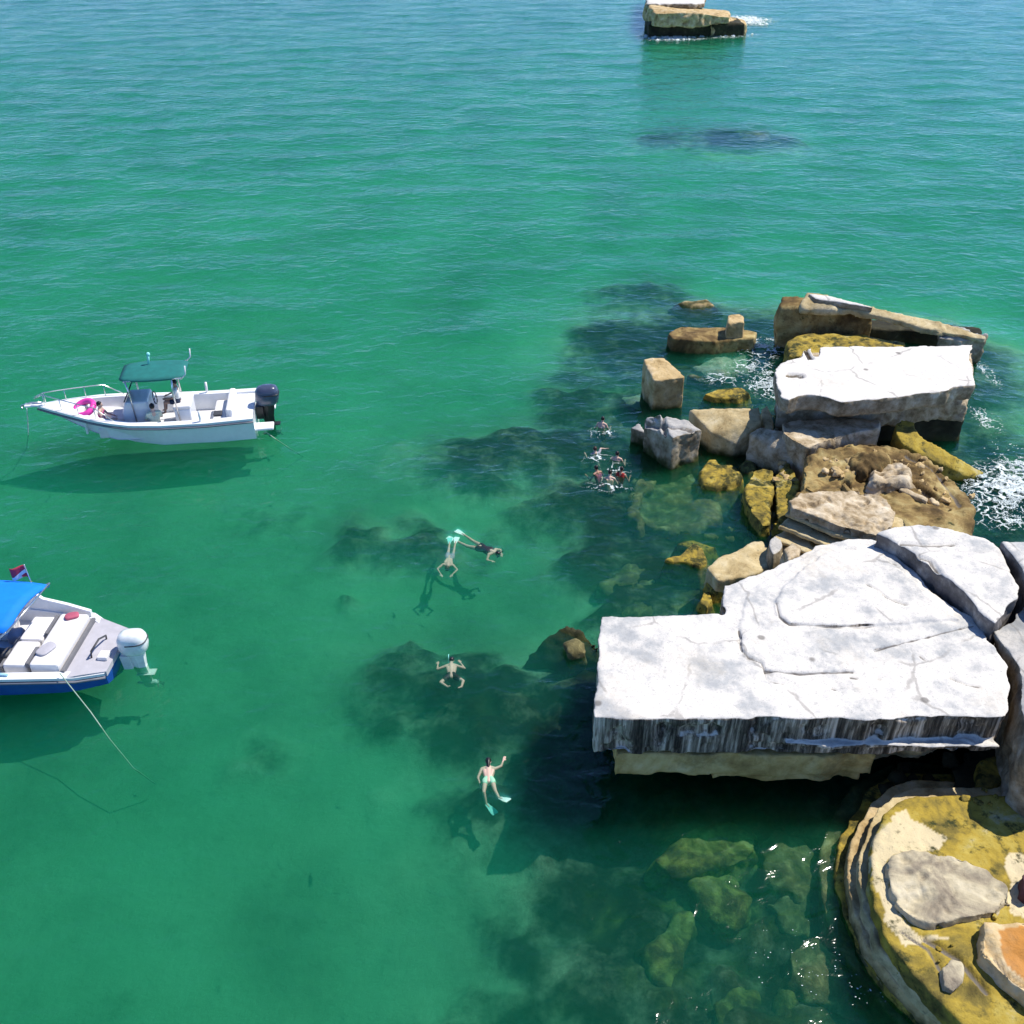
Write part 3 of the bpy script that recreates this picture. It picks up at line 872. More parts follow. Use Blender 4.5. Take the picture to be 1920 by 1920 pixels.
# faceted blocks left of the caisson
rock('concrete_block', 'squared tan block with a dark left side alone in the water', 'concrete block',
     [([(1206, 672, 1.15), (1244, 670, 1.15), (1286, 707, 0.95), (1226, 714, 0.95)], 1.1, -1.8, -0.06)], M['tan'], voxel=0.045, amp=0.03, freq=1.8, edge_break=0.06)
rock('boulder', 'white and grey faceted boulder with dark seams nearest the swimmers', 'boulder',
     [dict(hull=[(1236, 774, 1.2), (1290, 784, 1.2), (1212, 782, .95), (1318, 806, .95), (1205, 800, .75), (1262, 822, 1.0), (1264, 858, .05), (1212, 834, .05), (1308, 836, .1)], down=-1.8),
      dict(hull=[(1182, 802, .45), (1198, 794, .5), (1212, 812, .4), (1206, 832, .05), (1188, 824, .05)], down=-1.6)], M['white_grey'], voxel=0.04, amp=0.05, freq=1.8, flat=0.7, edge_break=0.08,
     cracks=[([(1240, 775), (1248, 810), (1240, 835)], 1.0, .08, .1), ([(1215, 780), (1262, 800), (1300, 800)], 1.1, .07, .07)])
rock('concrete_block', 'smooth beige pointed plate tilted out of the water beside the faceted boulder', 'concrete block',
     [dict(hull=[(1292, 768, .8), (1330, 766, .85), (1424, 765, 1.0), (1428, 790, .92), (1378, 833, .4), (1332, 811, .6), (1402, 813, .65)], down=-1.6)],
     M['beige'], voxel=0.045, amp=0.025, freq=1.5, flat=0.5, edge_break=0.05)
rock('concrete_block', 'pale tilted plank of concrete with a black shaded end before the caisson', 'concrete block',
     [dict(hull=[(1402, 812, .85), (1428, 798, .95), (1535, 822, .95), (1528, 838, .85), (1500, 866, .5), (1478, 868, .42)], down=-1.6)],
     M['grey'], voxel=0.045, amp=0.03, freq=1.6, flat=0.6, edge_break=0.08)
rock('concrete_block', 'long grey-brown curved wall section lying under the upper white slab', 'concrete block',
     [([(1465, 792), (1500, 786), (1560, 784), (1648, 784), (1648, 802), (1600, 812), (1550, 826), (1515, 840), (1490, 826), (1465, 808)], 1.1, -1.8, -0.05)], M['grey'], voxel=0.05, amp=0.06, freq=1.8, flat=0.8, edge_break=0.12)
rock('concrete_block', 'yellow bent arm of concrete reaching into the water right of the caisson', 'concrete block',
     [([(1680, 790, 1.1), (1698, 785, 1.1), (1716, 788, 1.1), (1724, 815, .9), (1800, 858, .45), (1842, 880, .15), (1850, 888, .05), (1815, 893, .15), (1735, 856, .6), (1692, 832, .85), (1680, 812, 1.0)], 1.0, -2.0, -0.02)],
     M['olive'], voxel=0.05, amp=0.04, freq=1.8, flat=0.7, edge_break=0.06)

# upper white slab
root = empty('concrete_slab', (10.0, 24.4, 0))
tag(root, 'long snow-white upper slab on a rough brown base, far right of the swimmers', 'concrete slab')
rock('slab', None, None, [([(1452, 690), (1462, 680), (1500, 670), (1505, 656), (1522, 650), (1526, 668), (1532, 668), (1536, 650), (1600, 648), (1700, 650), (1826, 645), (1820, 668), (1829, 722), (1786, 726), (1780, 732), (1700, 742),
                              (1620, 750), (1575, 754), (1535, 742), (1505, 741), (1478, 750), (1464, 745), (1456, 722)], 2.0, 1.55, 0.02)], M['white_plain'], voxel=0.05, amp=0.025, freq=1.4, flat=0.3, parent=root, edge_break=0.14,
     cracks=[([(1482, 703), (1500, 704)], 2.0, .14, .22), ([(1510, 655), (1520, 672)], 2.0, .09, .25)])
rock('rough_base', None, None, [([(1466, 740), (1540, 742), (1640, 742), (1760, 728), (1822, 728), (1826, 660), (1520, 660), (1470, 690)], 1.6, 0.6, -0.05),
                                    ([(1470, 752), (1640, 752), (1640, 680), (1470, 690)], 1.2, -2.0, -0.1)],
     M['grey'], voxel=0.055, amp=0.09, freq=2.2, parent=root, edge_break=0.25)
rock('footing', None, None, [([W(8, 24.2, 1), W(12.4, 24.4, 1), W(12.4, 26, 1), W(8, 26, 1)], 0.8, -3, -0.3)], M['darkbase'], voxel=0.09, amp=0.12, parent=root)

# wedge behind it
root = empty('concrete_wedge', (11.0, 30.5, 0))
tag(root, 'long wedge of concrete tapering right, hollow and black beneath, behind the upper slab', 'concrete wedge')
rock('wedge_body', None, None, [([(1465, 575, 1.45), (1466, 556, 1.6), (1512, 556, 1.6), (1516, 549, 1.7), (1560, 556, 1.65), (1640, 578, 1.5), (1640, 592, 1.35), (1560, 582, 1.4), (1500, 577, 1.45)], 1.4, -2.0, -0.1)],
     M['brown'], voxel=0.055, amp=0.08, freq=1.8, parent=root, edge_break=0.16)
rock('wedge_cap', None, None, [dict(pts=[(1500, 576, 1.52), (1516, 549, 1.74), (1600, 565, 1.68), (1700, 590, 1.5), (1790, 608, 1.3), (1850, 627, 1.0), (1848, 636, 0.95), (1760, 622, 1.2), (1690, 602, 1.4), (1600, 582, 1.5)], ztop=1.4, zbot=0, thick=0.2)],
     M['beige'], voxel=0.05, amp=0.06, freq=1.8, flat=0.7, parent=root, edge_break=0.14)
rock('wedge_crest', None, None, [dict(pts=[(1516, 549, 1.80), (1560, 555, 1.78), (1620, 569, 1.72), (1640, 577, 1.66), (1600, 571, 1.7), (1530, 560, 1.74)], ztop=1.4, zbot=0, thick=0.2)], M['white_plain'], voxel=0.045, amp=0.03, parent=root)
rock('wedge_tip', None, None, [([(1758, 612, 1.2), (1790, 608, 1.25), (1852, 628, 0.95), (1850, 640, 0.8), (1800, 640, .9), (1760, 634, 1.0)], 1.0, -1.5, 0.05)], M['white_grey'], voxel=0.05, amp=0.09, freq=2.2, flat=0.9, parent=root, edge_break=0.2)
rock('wedge_back', None, None, [([W(11.5, 30.9, .5), W(15.3, 30.4, .5), W(15.5, 31.0, .5), W(11.3, 31.7, .5)], 0.6, -2.5)], M['darkbase'], voxel=0.09, amp=0.1, parent=root)
rock('rock', 'low mossy rock in the gap between wedge and upper white slab', 'rock',
     [([(1478, 640), (1510, 628), (1590, 626), (1650, 632), (1700, 640), (1690, 655), (1480, 668)], 0.75, -1.8, -0.1)], M['olive_moss'], voxel=0.06, amp=0.09, freq=1.8, flat=0.9)

# far rock at the top edge
root = empty('concrete_block', (15.2, 96.5, 0))
tag(root, 'lone far white-topped concrete block at the top edge of the picture', 'concrete block')
rock('block_top', None, None, [([(1213, 6), (1300, 6), (1320, 4), (1330, -30), (1215, -40)], 2.15, 1.8, -0.1)], M['white_plain'], voxel=0.12, amp=0.12, freq=0.6, parent=root, edge_break=0.4)
rock('block_body', None, None, [([W(11.9, 93.0, 2), W(15.5, 93.2, 2), W(18.6, 94.0, 1.6), W(19.2, 99, 1.4), W(12, 100, 2)], 1.95, 0.85, -0.1), ([W(17, 94.2, 1.4), W(20.3, 95.3, .8), W(20.6, 98, .8), W(17.4, 98.5, 1.4)], 1.2, -2.5, -0.3)],
     M['tan'], voxel=0.12, amp=0.22, freq=0.9, parent=root, edge_break=0.5)
rock('dark_foot', None, None, [([W(11.7, 94.2, 1), W(20, 94.8, 1), W(20, 98, 1), W(12, 99, 1)], 0.95, -3, -0.2)], M['darkbase'], voxel=0.15, amp=0.2, freq=0.7, parent=root)

# ------------------------------------------------------------------ rocks under water
SUB = [
    ([(1216, 889), (1188, 918), (1180, 950), (1194, 988), (1212, 982), (1200, 950), (1206, 924), (1230, 900)], -0.32, 'sub_brown', 'thin curved rib under water left of the round submerged slab'),
    ([(1228, 1612), (1290, 1555), (1368, 1530), (1432, 1552), (1422, 1592), (1380, 1622), (1340, 1620), (1290, 1640), (1258, 1650)], -0.42, 'sub_green', 'largest bright green algae boulder under water below the slab'),
    ([(1285, 1640), (1345, 1612), (1388, 1640), (1400, 1690), (1372, 1735), (1340, 1725), (1312, 1690)], -0.65, 'sub_green', 'green lumpy boulder under water just below the bright one'),
    ([(1215, 1790), (1250, 1720), (1290, 1700), (1308, 1735), (1285, 1790), (1262, 1850), (1222, 1840)], -0.8, 'sub_green', 'long green submerged boulder lying diagonally left of the deep gap'),
    ([(1330, 1880), (1380, 1830), (1420, 1850), (1410, 1900), (1360, 1930)], -.75, 'sub_green', 'submerged green boulder at the bottom edge, middle one'),
    ([(1462, 1870), (1485, 1842), (1515, 1860), (1512, 1910), (1470, 1925)], -0.9, 'sub_green', 'bright green submerged stone at the bottom edge near the caisson'),
    ([(1478, 1500), (1520, 1485), (1590, 1505), (1600, 1540), (1560, 1580), (1500, 1560)], -0.6, 'sub_brown', 'brown submerged rock beside the top of the round stepped caisson'),
    ([(1420, 1570), (1470, 1560), (1530, 1585), (1545, 1640), (1500, 1680), (1440, 1650)], -.6, 'sub_brown', 'brown submerged boulder between the green one and the caisson'),
    ([(1440, 1690), (1490, 1670), (1530, 1700), (1520, 1750), (1470, 1750)], -.8, 'sub_brown', 'dim submerged boulder left of the caisson rings'),
    ([(1480, 1780), (1530, 1760), (1590, 1820), (1600, 1880), (1540, 1880), (1490, 1840)], -.5, 'sub_brown', 'speckled submerged rock at the foot of the caisson lower rim'),
    ([(1090, 1820), (1140, 1790), (1180, 1820), (1160, 1870), (1110, 1870)], -1.7, 'sub_green', 'faint green boulder on the bed left of the boulder field'),
    ([(1000, 1740), (1050, 1700), (1075, 1740), (1060, 1800), (1015, 1800)], -1.9, 'sub_green', 'faint green boulder on the bed nearest the sandy open water'),
    ([(1095, 1625), (1140, 1610), (1170, 1640), (1145, 1680), (1105, 1670)], -1.6, 'sub_green', 'small green boulder on the bed south of the slab corner'),
    ([(1190, 900), (1230, 884), (1300, 888), (1360, 920), (1355, 970), (1280, 1000), (1210, 985), (1185, 940)], -0.5, 'sub_brown', 'round submerged slab showing as a grey-green ring before the caisson'),
    ([(1130, 1100), (1170, 1060), (1250, 1060), (1330, 1100), (1320, 1150), (1150, 1150)], -0.8, 'sub_brown', 'brownish submerged mound behind the left end of the largest slab'),
    ([(1300, 690), (1320, 672), (1360, 660), (1400, 668), (1400, 700), (1340, 708)], -0.35, 'sub_pale', 'pale flat slab under shallow water between tan block and upper slab'),
    ([(1290, 705), (1320, 700), (1360, 708), (1330, 716)], -0.05, 'tan', 'thin tan rock just under water by the tan squared block'),
    ([(1150, 745), (1200, 740), (1230, 755), (1200, 768)], -0.5, 'sub_pale', 'pale submerged stone behind the white faceted boulder'),
]
for pts, z, m_, lab in SUB:
    z = z * .62
    rock('submerged_rock', lab, 'rock', [(pts, z, z - 1.2, -0.3)], M[m_], voxel=0.055, amp=0.2, freq=2.2, low=0.12, flat=1.0, smooth=3)
rock('rock', 'dark pointed rock rising to the surface beside the left end of the largest slab', 'rock',
     [([(985, 1228, -.5), (1030, 1190, -0.1), (1062, 1172, .1), (1090, 1182, .05), (1125, 1215, .08), (1130, 1270, -.4), (1060, 1260, -.5)], 0.0, -2.5, -0.4)], M['darkbase'], voxel=0.055, amp=0.14, freq=1.8, flat=1.0, smooth=2)
rock('rock', 'weedy tan lump against the dark pointed rock at the slab end', 'rock',
     [([(1055, 1205), (1080, 1192), (1100, 1200), (1100, 1222), (1070, 1225)], 0.12, -1.0, -0.1)], M['sub_brown'], voxel=0.045, amp=0.1, freq=2.6, flat=1.0, smooth=2)
rock('submerged_rock', 'wide reef mound under water far out below the lone far block', 'reef',
     [([(1290, 262), (1350, 245), (1440, 252), (1482, 278), (1420, 300), (1330, 296)], -0.4, -3.5, -0.5)], M['sub_brown'], voxel=0.2, amp=0.35, freq=0.7, flat=1.0, smooth=3)
rock('submerged_rock', 'small dark reef under water left of the wide reef mound', 'reef',
     [([(1185, 265), (1220, 258), (1290, 278), (1270, 292), (1210, 285)], -0.6, -3.5, -0.5)], M['darkbase'], voxel=0.2, amp=0.3, freq=0.7, flat=1.0, smooth=3)

# ------------------------------------------------------------------ materials of boats and people
M['gel'] = simple('white_gelcoat', (0.82, 0.84, 0.86), 0.25, var=0.04, coat=0.3)
M['deck'] = simple('off_white_nonskid_deck', (0.66, 0.65, 0.66), 0.7, var=0.08, bump=0.3)
M['deck_grey'] = simple('pale_grey_nonskid', (0.45, 0.44, 0.48), 0.7, var=0.08, bump=0.3)
M['cushion'] = simple('white_vinyl_cushion', (0.8, 0.78, 0.77), 0.45, var=0.06)
M['charcoal'] = simple('charcoal_vinyl', (0.06, 0.06, 0.065), 0.5)
M['strip'] = simple('grey_seam_strip', (0.17, 0.17, 0.18), 0.6)
M['rub'] = simple('grey_rubber_rail', (0.2, 0.2, 0.23), 0.5)
M['steel'] = simple('stainless_steel', (0.7, 0.7, 0.7), 0.25, metal=0.9)
M['canvas_teal'] = simple('teal_green_canvas', (0.012, 0.16, 0.15), 0.8, bump=0.2)
M['canvas_blue'] = simple('bright_blue_canvas', (0.0, 0.21, 0.82), 0.75, var=0.06, bump=0.2)
M['hull_blue'] = simple('deep_blue_hull_paint', (0.012, 0.06, 0.34), 0.25, var=0.1, coat=0.4)
M['light_blue'] = simple('light_blue_inner_side', (0.28, 0.5, 0.66), 0.5)
M['motor_dark'] = simple('dark_slate_outboard_paint', (0.06, 0.075, 0.13), 0.25, coat=0.4)
M['motor_leg'] = simple('black_outboard_leg', (0.02, 0.02, 0.022), 0.35)
M['motor_white'] = simple('white_outboard_paint', (0.78, 0.82, 0.82), 0.25, coat=0.3)
M['glass'] = simple('tinted_windshield', (0.03, 0.04, 0.05), 0.08, spec=0.6)
M['flag_red'] = simple('red_flag_cloth', (0.5, 0.04, 0.08), 0.8)
M['flag_white'] = simple('white_flag_cloth', (0.75, 0.75, 0.75), 0.8)
M['rope'] = simple('pale_green_rope', (0.3, 0.42, 0.33), 0.8)
M['rope_white'] = simple('white_rope', (0.7, 0.75, 0.75), 0.8)
M['skin'] = simple('light_skin', (0.62, 0.43, 0.35), 0.5, var=0.06)
M['skin2'] = simple('tanned_skin', (0.42, 0.24, 0.165), 0.5, var=0.06)
M['hair'] = simple('black_hair', (0.012, 0.01, 0.012), 0.4)
M['hair_brown'] = simple('brown_hair', (0.05, 0.025, 0.018), 0.45)
M['pink'] = simple('hot_pink_rubber', (0.75, 0.06, 0.4), 0.4)
M['magenta'] = simple('magenta_cloth', (0.5, 0.02, 0.22), 0.7)
M['c_black'] = simple('black_swimwear', (0.012, 0.014, 0.018), 0.6)
M['c_red'] = simple('red_swim_vest', (0.3, 0.015, 0.015), 0.7)
M['c_green'] = simple('pale_green_bikini', (0.3, 0.62, 0.42), 0.7)
M['c_shirt'] = simple('pale_green_shirt', (0.62, 0.7, 0.55), 0.8)
M['c_white'] = simple('white_shirt', (0.72, 0.72, 0.7), 0.8)
M['c_navy'] = simple('navy_shirt', (0.02, 0.035, 0.07), 0.8)
M['c_grey'] = simple('grey_rash_guard', (0.3, 0.3, 0.36), 0.7)
M['c_rose'] = simple('rose_swimsuit', (0.45, 0.1, 0.16), 0.7)
M['fin_white'] = simple('white_swim_fin', (0.85, 0.95, 0.93), 0.35, var=0.03)
M['fin_aqua'] = simple('aqua_swim_fin', (0.3, 0.8, 0.75), 0.4)
M['mask'] = simple('black_diving_mask', (0.02, 0.02, 0.025), 0.2)


# ------------------------------------------------------------------ boats
def interp(tab, x):
    xs_ = [t[0] for t in tab]
    return [float(np.interp(x, xs_, [t[k] for t in tab])) for k in range(1, len(tab[0]))]


def loft(bm, secs, closed=False, cap_first=False, cap_last=False):
    rows = [[bm.verts.new(p) for p in s] for s in secs]
    for a, b in zip(rows[:-1], rows[1:]):
        n = len(a)
        for k in range(n if closed else n - 1):
            q = [a[k], a[(k + 1) % n], b[(k + 1) % n], b[k]]
            bm.faces.new(q)
    if cap_first: bm.faces.new(rows[0][::-1])
    if cap_last: bm.faces.new(rows[-1])
    return rows


def hull_parts(tab, root, m_out, m_in, floor_z, cap=0.16, deck_from=None, n=28, m_floor=None, notch=None):
    """tab rows: x, half beam at rail, rail z, half beam at chine, chine z, keel z; x grows towards the bow"""
    x0, x1 = tab[0][0], tab[-1][0]
    bm = bmesh.new()
    S = []
    for i in range(n + 1):
        x = x0 + (x1 - x0) * (i / n)
        b, zr, c, zc, zk = interp(tab, x)
        half = [(x, 0, zk), (x, c * 0.55, zk + (zc - zk) * 0.6), (x, c, zc), (x, c + (b - c) * 0.35, zc + (zr - zc) * 0.4), (x, b, zr)]
        S.append([(p[0], -p[1], p[2]) for p in half[::-1]] + half[1:])
    loft(bm, S)
    bm.faces.new([bm.verts.new(p) for p in S[0]])
    bmesh.ops.remove_doubles(bm, verts=bm.verts, dist=1e-4)
    bm_obj('hull', bm, m_out, root, True).data.set_sharp_from_angle(angle=R(25))
    # rail cap, inner side, floor
    bm = bmesh.new()
    bf = bmesh.new()
    S, Fl = [], []
    for i in range(n + 1):
        x = x0 + (x1 - x0) * (i / n)
        b, zr, c, zc, zk = interp(tab, x)
        w = min(cap, b * 0.9)
        bi = max(b - w, 0.01)
        fz = min(max(floor_z, zc + .02), zr - .06)
        S.append([(x, s * q, z) for s, q, z in ((-1, max(bi - .03, .005), fz), (-1, bi, zr + .02), (-1, b + .012, zr + .012), (-1, b + 0.012, zr - .05))])
        Fl.append([(x, -bi, fz + .004), (x, bi, fz + .004)])
    loft(bm, S)
    loft(bm, [[(p[0], -p[1], p[2]) for p in s] for s in S])
    bm_obj('rail_cap', bm, m_in, root, True).data.set_sharp_from_angle(angle=R(30))
    loft(bf, Fl)
    bm_obj('cockpit_floor', bf, m_floor or m_in, root)
    # rub rail
    for s in (-1, 1):
        bm = bmesh.new()
        pts = []
        for i in range(n + 1):
            x = x0 + (x1 - x0) * (i / n)
            b, zr, c, zc, zk = interp(tab, x)
            pts.append((x, s * (b + .015), zr - 0.09))
        tube(bm, pts, 0.028, 6)
        bm_obj('rub_rail', bm, M['rub'], root, True)


def outboard(root, x, z, m, m_leg, s=1.0, tilt=0.0):
    """cowling, mid section, leg, gearcase, propeller; the leg hangs aft of the transom"""
    T = Matrix.Translation((x, 0, z)) @ Matrix.Rotation(tilt, 4, 'Y') @ Matrix.Scale(s, 4)

    def put(bm, name, mm, par, sm=True):
        bmesh.ops.transform(bm, matrix=T, verts=bm.verts)
        return bm_obj(name, bm, mm, par, sm)
    bm = bmesh.new()
    secs = []
    for zz, lx, ly, ox in ((0, .20, .15, 0), (.06, .27, .19, .0), (.2, .30, .21, -.01), (.36, .29, .205, -.02), (.46, .24, .17, -.03), (.50, .14, .1, -.04)):
        secs.append([(ox + lx * math.copysign(abs(math.cos(t)) ** .7, math.cos(t)), ly * math.copysign(abs(math.sin(t)) ** .7, math.sin(t)), zz) for t in [2 * math.pi * k / 20 for k in range(20)]])
    loft(bm, secs, True, True, True)
    c = put(bm, 'outboard_cowling', m, root)
    bm = bmesh.new()
    ring = [(-.02 + .296 * math.copysign(abs(math.cos(t)) ** .7, math.cos(t)), .208 * math.copysign(abs(math.sin(t)) ** .7, math.sin(t)), .30) for t in [math.pi * (.45 + k / 12) for k in range(13)]]
    tube(bm, ring, .014, 6)
    put(bm, 'cowling_stripe', m_leg if m is not M['motor_white'] else M['charcoal'], c)
    bm = bmesh.new()
    loft(bm, [[(a * lx + ox, b * ly, zz) for a, b in ((-1, -.6), (0, -1), (1, -.6), (1, .6), (0, 1), (-1, .6))] for zz, lx, ly, ox in ((0.02, .17, .12, 0), (-.35, .13, .08, .02), (-.75, .11, .045, .0), (-.95, .1, .03, -.01))], True, True, True)
    box(bm, (-.24, -.09, -.58), (.14, .09, -.56))
    leg = put(bm, 'outboard_leg', m_leg, root, False)
    bm = bmesh.new()
    capsule(bm, (.2, 0, -.84), (-.16, 0, -.84), .03, .06)
    put(bm, 'gearcase', m_leg, leg)
    bm = bmesh.new()
    for k in range(3):
        a = k * 2.094
        q = Matrix.Rotation(a, 4, 'X')
        vs = [bm.verts.new(q @ Vector(p) + Vector((-.24, 0, -.84))) for p in ((.03, .03, 0), (-.02, .17, .05), (-.03, .18, -.04), (.0, .03, -.03), (-.01, .1, .015))]
        bm.faces.new(vs[:4])
    put(bm, 'propeller', M['steel'], leg, False)
    bm = bmesh.new()
    box(bm, (.12, -.13, -.35), (.30, .13, -.02))
    put(bm, 'mounting_bracket', m_leg, root, False)


# --- white centre-console boat
YAW1 = R(188.5)
b1 = empty('motor_boat', (-10.0, 24.75, 0), YAW1)
b1.location.x += .05
tag(b1, 'white open motor boat with a teal canopy, bow to the left', 'boat')
T1 = [(-2.75, .93, 0.70, 0.84, 0.03, -0.30), (-1.5, .98, 0.68, .88, 0.02, -0.34), (-.3, 1.0, 0.71, .84, 0.03, -0.36), (.5, .97, 0.76, .66, 0.10, -0.26), (1.0, .90, 0.83, .50, 0.2, -0.02), (1.5, .76, 0.90, .34, 0.38, .24), (2.1, .50, 0.98, .20, .60, .52), (2.6, .26, 1.04, .09, .80, .74), (2.88, .11, 1.07, .04, .93, .88), (3.0, .04, 1.08, .02, 1.03, 1.0)]
hull_parts(T1, b1, M['gel'], M['gel'], 0.22, cap=0.2, m_floor=M['deck'])
bm = bmesh.new()   # foredeck
rows = []
for i in range(9):
    x = 1.75 + (2.97 - 1.75) * i / 8
    b, zr, *_ = interp(T1, x)
    rows.append([(x, -b + .02, zr + .022), (x, 0, zr + .06), (x, b - .02, zr + .022)])
loft(bm, rows)
box(bm, (1.70, -.58, .40), (1.75, .58, .90))
bm_obj('foredeck', bm, M['gel'], b1, False)
bm = bmesh.new()
ball(bm, (2.15, .06, .985), (.16, .14, .035))
bm_obj('deck_hatch', bm, M['charcoal'], b1, True)
bm = bmesh.new()
box(bm, (2.82, -.10, 1.07), (3.32, .10, 1.13))
bm_obj('bow_pulpit', bm, M['gel'], b1, False, 0.02)
bm = bmesh.new()
tube(bm, [(3.4, 0, 1.1), (3.15, 0, 1.17), (2.85, 0, 1.16)], .022, 6)
tube(bm, [(3.36, -.1, 1.05), (3.42, 0, 1.08), (3.36, .1, 1.05)], .02, 6)
bm_obj('anchor', bm, M['steel'], b1, True)
for s in (-1, 1):
    bm = bmesh.new()
    pts = []
    for i in range(10):
        x = .9 + i * .235
        b, zr, *_ = interp(T1, x)
        pts.append((x, s * max(b - .1, .06), zr + .05 + .3 * min(1, i / 2) * (1 if i < 9 else .6)))
    tube(bm, pts, .014, 6)
    for i in (2, 4, 6, 8):
        tube(bm, [(pts[i][0], pts[i][1], interp(T1, pts[i][0])[1]), pts[i]], .011, 6)
    bm_obj('bow_rail', bm, M['steel'], b1, True)
bm = bmesh.new()   # stern deck, splash well
box(bm, (-2.74, -.8, .45), (-2.1, .8, .66))
bm_obj('stern_deck', bm, M['gel'], b1, False, 0.04)
for s in (-1, 1):
    bm = bmesh.new()
    box(bm, (-3.25, s * .62 - .2, .24), (-2.7, s * .62 + .2, .32))
    bm_obj('swim_platform', bm, M['gel'], b1, False, 0.03)
bm = bmesh.new()
box(bm, (-2.2, -.68, .55), (-2.02, .68, .9))
bm_obj('stern_backrest', bm, M['cushion'], b1, False, .05)
bm = bmesh.new()
box(bm, (-2.03, -.68, .26), (-1.6, .68, .55))
bm_obj('stern_bench', bm, M['cushion'], b1, False, .05)
bm = bmesh.new()
box(bm, (-1.85, .1, .56), (-1.62, .36, .61))
bm_obj('seat_pad', bm, M['charcoal'], b1, False, .02)
bm = bmesh.new()   # console
secs = [[(x0_, -.42, z_), (x1_, -.42, z_), (x1_, .42, z_), (x0_, .42, z_)] for x0_, x1_, z_ in ((-.05, .75, .22), (-.05, .75, .85), (.05, .62, 1.18))]
loft(bm, secs, True, True, True)
con = bm_obj('console', bm, M['gel'], b1, False, .05)
bm = bmesh.new()
loft(bm, [[(.62, -.38, 1.18), (.66, -.38, 1.18), (.66, .38, 1.18), (.62, .38, 1.18)], [(.40, -.32, 1.58), (.44, -.32, 1.58), (.44, .32, 1.58), (.40, .32, 1.58)]], True, True, True)
bm_obj('windshield', bm, M['glass'], con, False)
bm = bmesh.new()
ringp = [(-.10 + .05 * math.sin(t) * .5, .18 * math.cos(t), 1.08 + .17 * math.sin(t)) for t in [2 * math.pi * k / 16 for k in range(17)]]
tube(bm, ringp, .014, 6)
tube(bm, [(-.1, -.17, 1.08), (-.1, .17, 1.08)], .012, 6)
bm_obj('steering_wheel', bm, M['charcoal'], con, True)
bm = bmesh.new()
box(bm, (.78, -.32, .22), (1.15, .32, .66))
bm_obj('console_seat', bm, M['cushion'], b1, False, .05)
bm = bmesh.new()
box(bm, (-1.05, -.42, .24), (-.62, .42, .86))
ls = bm_obj('leaning_post', bm, M['gel'], b1, False, .03)
bm = bmesh.new()
box(bm, (-1.08, -.45, .87), (-.6, .45, .98))
bm_obj('seat_cushion', bm, M['cushion'], ls, False, .04)
for s in (-1, 1):
    bm = bmesh.new()
    box(bm, (1.0, s * .46 - .17, .24), (1.42, s * .46 + .17, .55))
    bm_obj('bow_seat', bm, M['cushion'], b1, False, .05)
    bm = bmesh.new()
    tube(bm, [(-1.35, s * .88, .68), (-1.36, s * .88, 1.02)], .035, 8)
    bm_obj('rod_holder', bm, M['gel'], b1, True)
# canopy and its frame
bm = bmesh.new()
rows = []
for i in range(13):
    x = -1.1 + 1.72 * i / 12
    e = math.sin(math.pi * i / 12) ** .35 if 0 < i < 12 else 0
    rows.append([(x, (.42 + .2 * e) * (q / 4 - 1), 1.90 + .07 * e * math.sin(math.pi * q / 8)) for q in range(9)])
loft(bm, rows)
can = bm_obj('canopy', bm, M['canvas_teal'], b1, True)
sd = can.modifiers.new('solid', 'SOLIDIFY')
sd.thickness = .05
bm = bmesh.new()
for s in (-1, 1):
    tube(bm, [(.40, s * .45, .5), (.42, s * .5, 1.4), (.45, s * .56, 1.86)], .022, 8)
    tube(bm, [(-.75, s * .46, .5), (-.7, s * .5, 1.4), (-.75, s * .56, 1.86)], .022, 8)
    tube(bm, [(.5, s * .56, 1.87), (-1.0, s * .56, 1.87)], .02, 8)
for x in (.48, -.2, -.98): tube(bm, [(x, -.58, 1.86), (x, .58, 1.86)], .018, 8)
bm_obj('canopy_frame', bm, M['steel'], b1, True)
for s in (-1, 1):
    bm = bmesh.new()
    tube(bm, [(-1.0, s * .56, 1.85), (-1.14, s * .56, 1.98), (-1.16, s * .56, 2.22)], .02, 6)
    bm_obj('rod_rack', bm, M['gel'], b1, True)
bm = bmesh.new()
tube(bm, [(-.05, -.3, 1.93), (-.1, -.3, 2.22)], .03, 8)
ball(bm, (-.1, -.3, 2.24), (.05, .05, .06))
bm_obj('navigation_light', bm, M['fin_aqua'], b1, True)
outboard(b1, -3.1, .66, M['motor_dark'], M['motor_leg'], 1.12)

# --- blue-hulled boat, only its after half inside the picture
YAW2 = R(178.0)
b2 = empty('motor_boat', (-10.9, 15.25, 0), YAW2)
tag(b2, 'blue-hulled motor boat with a bright blue canopy, cut by the left edge', 'boat')
T2 = [(-3.0, .66, 0.36, .62, 0.06, -0.2), (-2.45, .86, 0.40, .8, 0.02, -.28), (-2.2, .98, .50, .86, 0.02, -.3), (-1.0, 1.12, .56, .98, 0.02, -.34), (0.5, 1.2, .60, 1.02, .03, -.36), (2, 1.16, .68, .9, .1, -.34), (3.2, .8, .82, .5, .3, -.2), (4.0, .3, .95, .14, .55, .3), (4.3, .05, 1.0, .02, .85, .7)]
hull_parts(T2, b2, M['hull_blue'], M['gel'], 0.3, cap=0.17, m_floor=M['deck'])
bm = bmesh.new()
loft(bm, [[(x, -b_, z_), (x, b_, z_), (x, b_, z_ - .12), (x, -b_, z_ - .12)] for x, b_, z_ in ((-3.03, .64, .40), (-2.6, .8, .44), (-2.28, .93, .46), (-2.2, .94, .5))], True, True, True)
pf = bm_obj('stern_platform', bm, M['deck_grey'], b2, False)
bm = bmesh.new()   # sun pad with dark gaps
box(bm, (-2.2, -.78, .30), (-1.62, .78, .66))
sp = bm_obj('sun_pad', bm, M['cushion'], b2, False, .05)
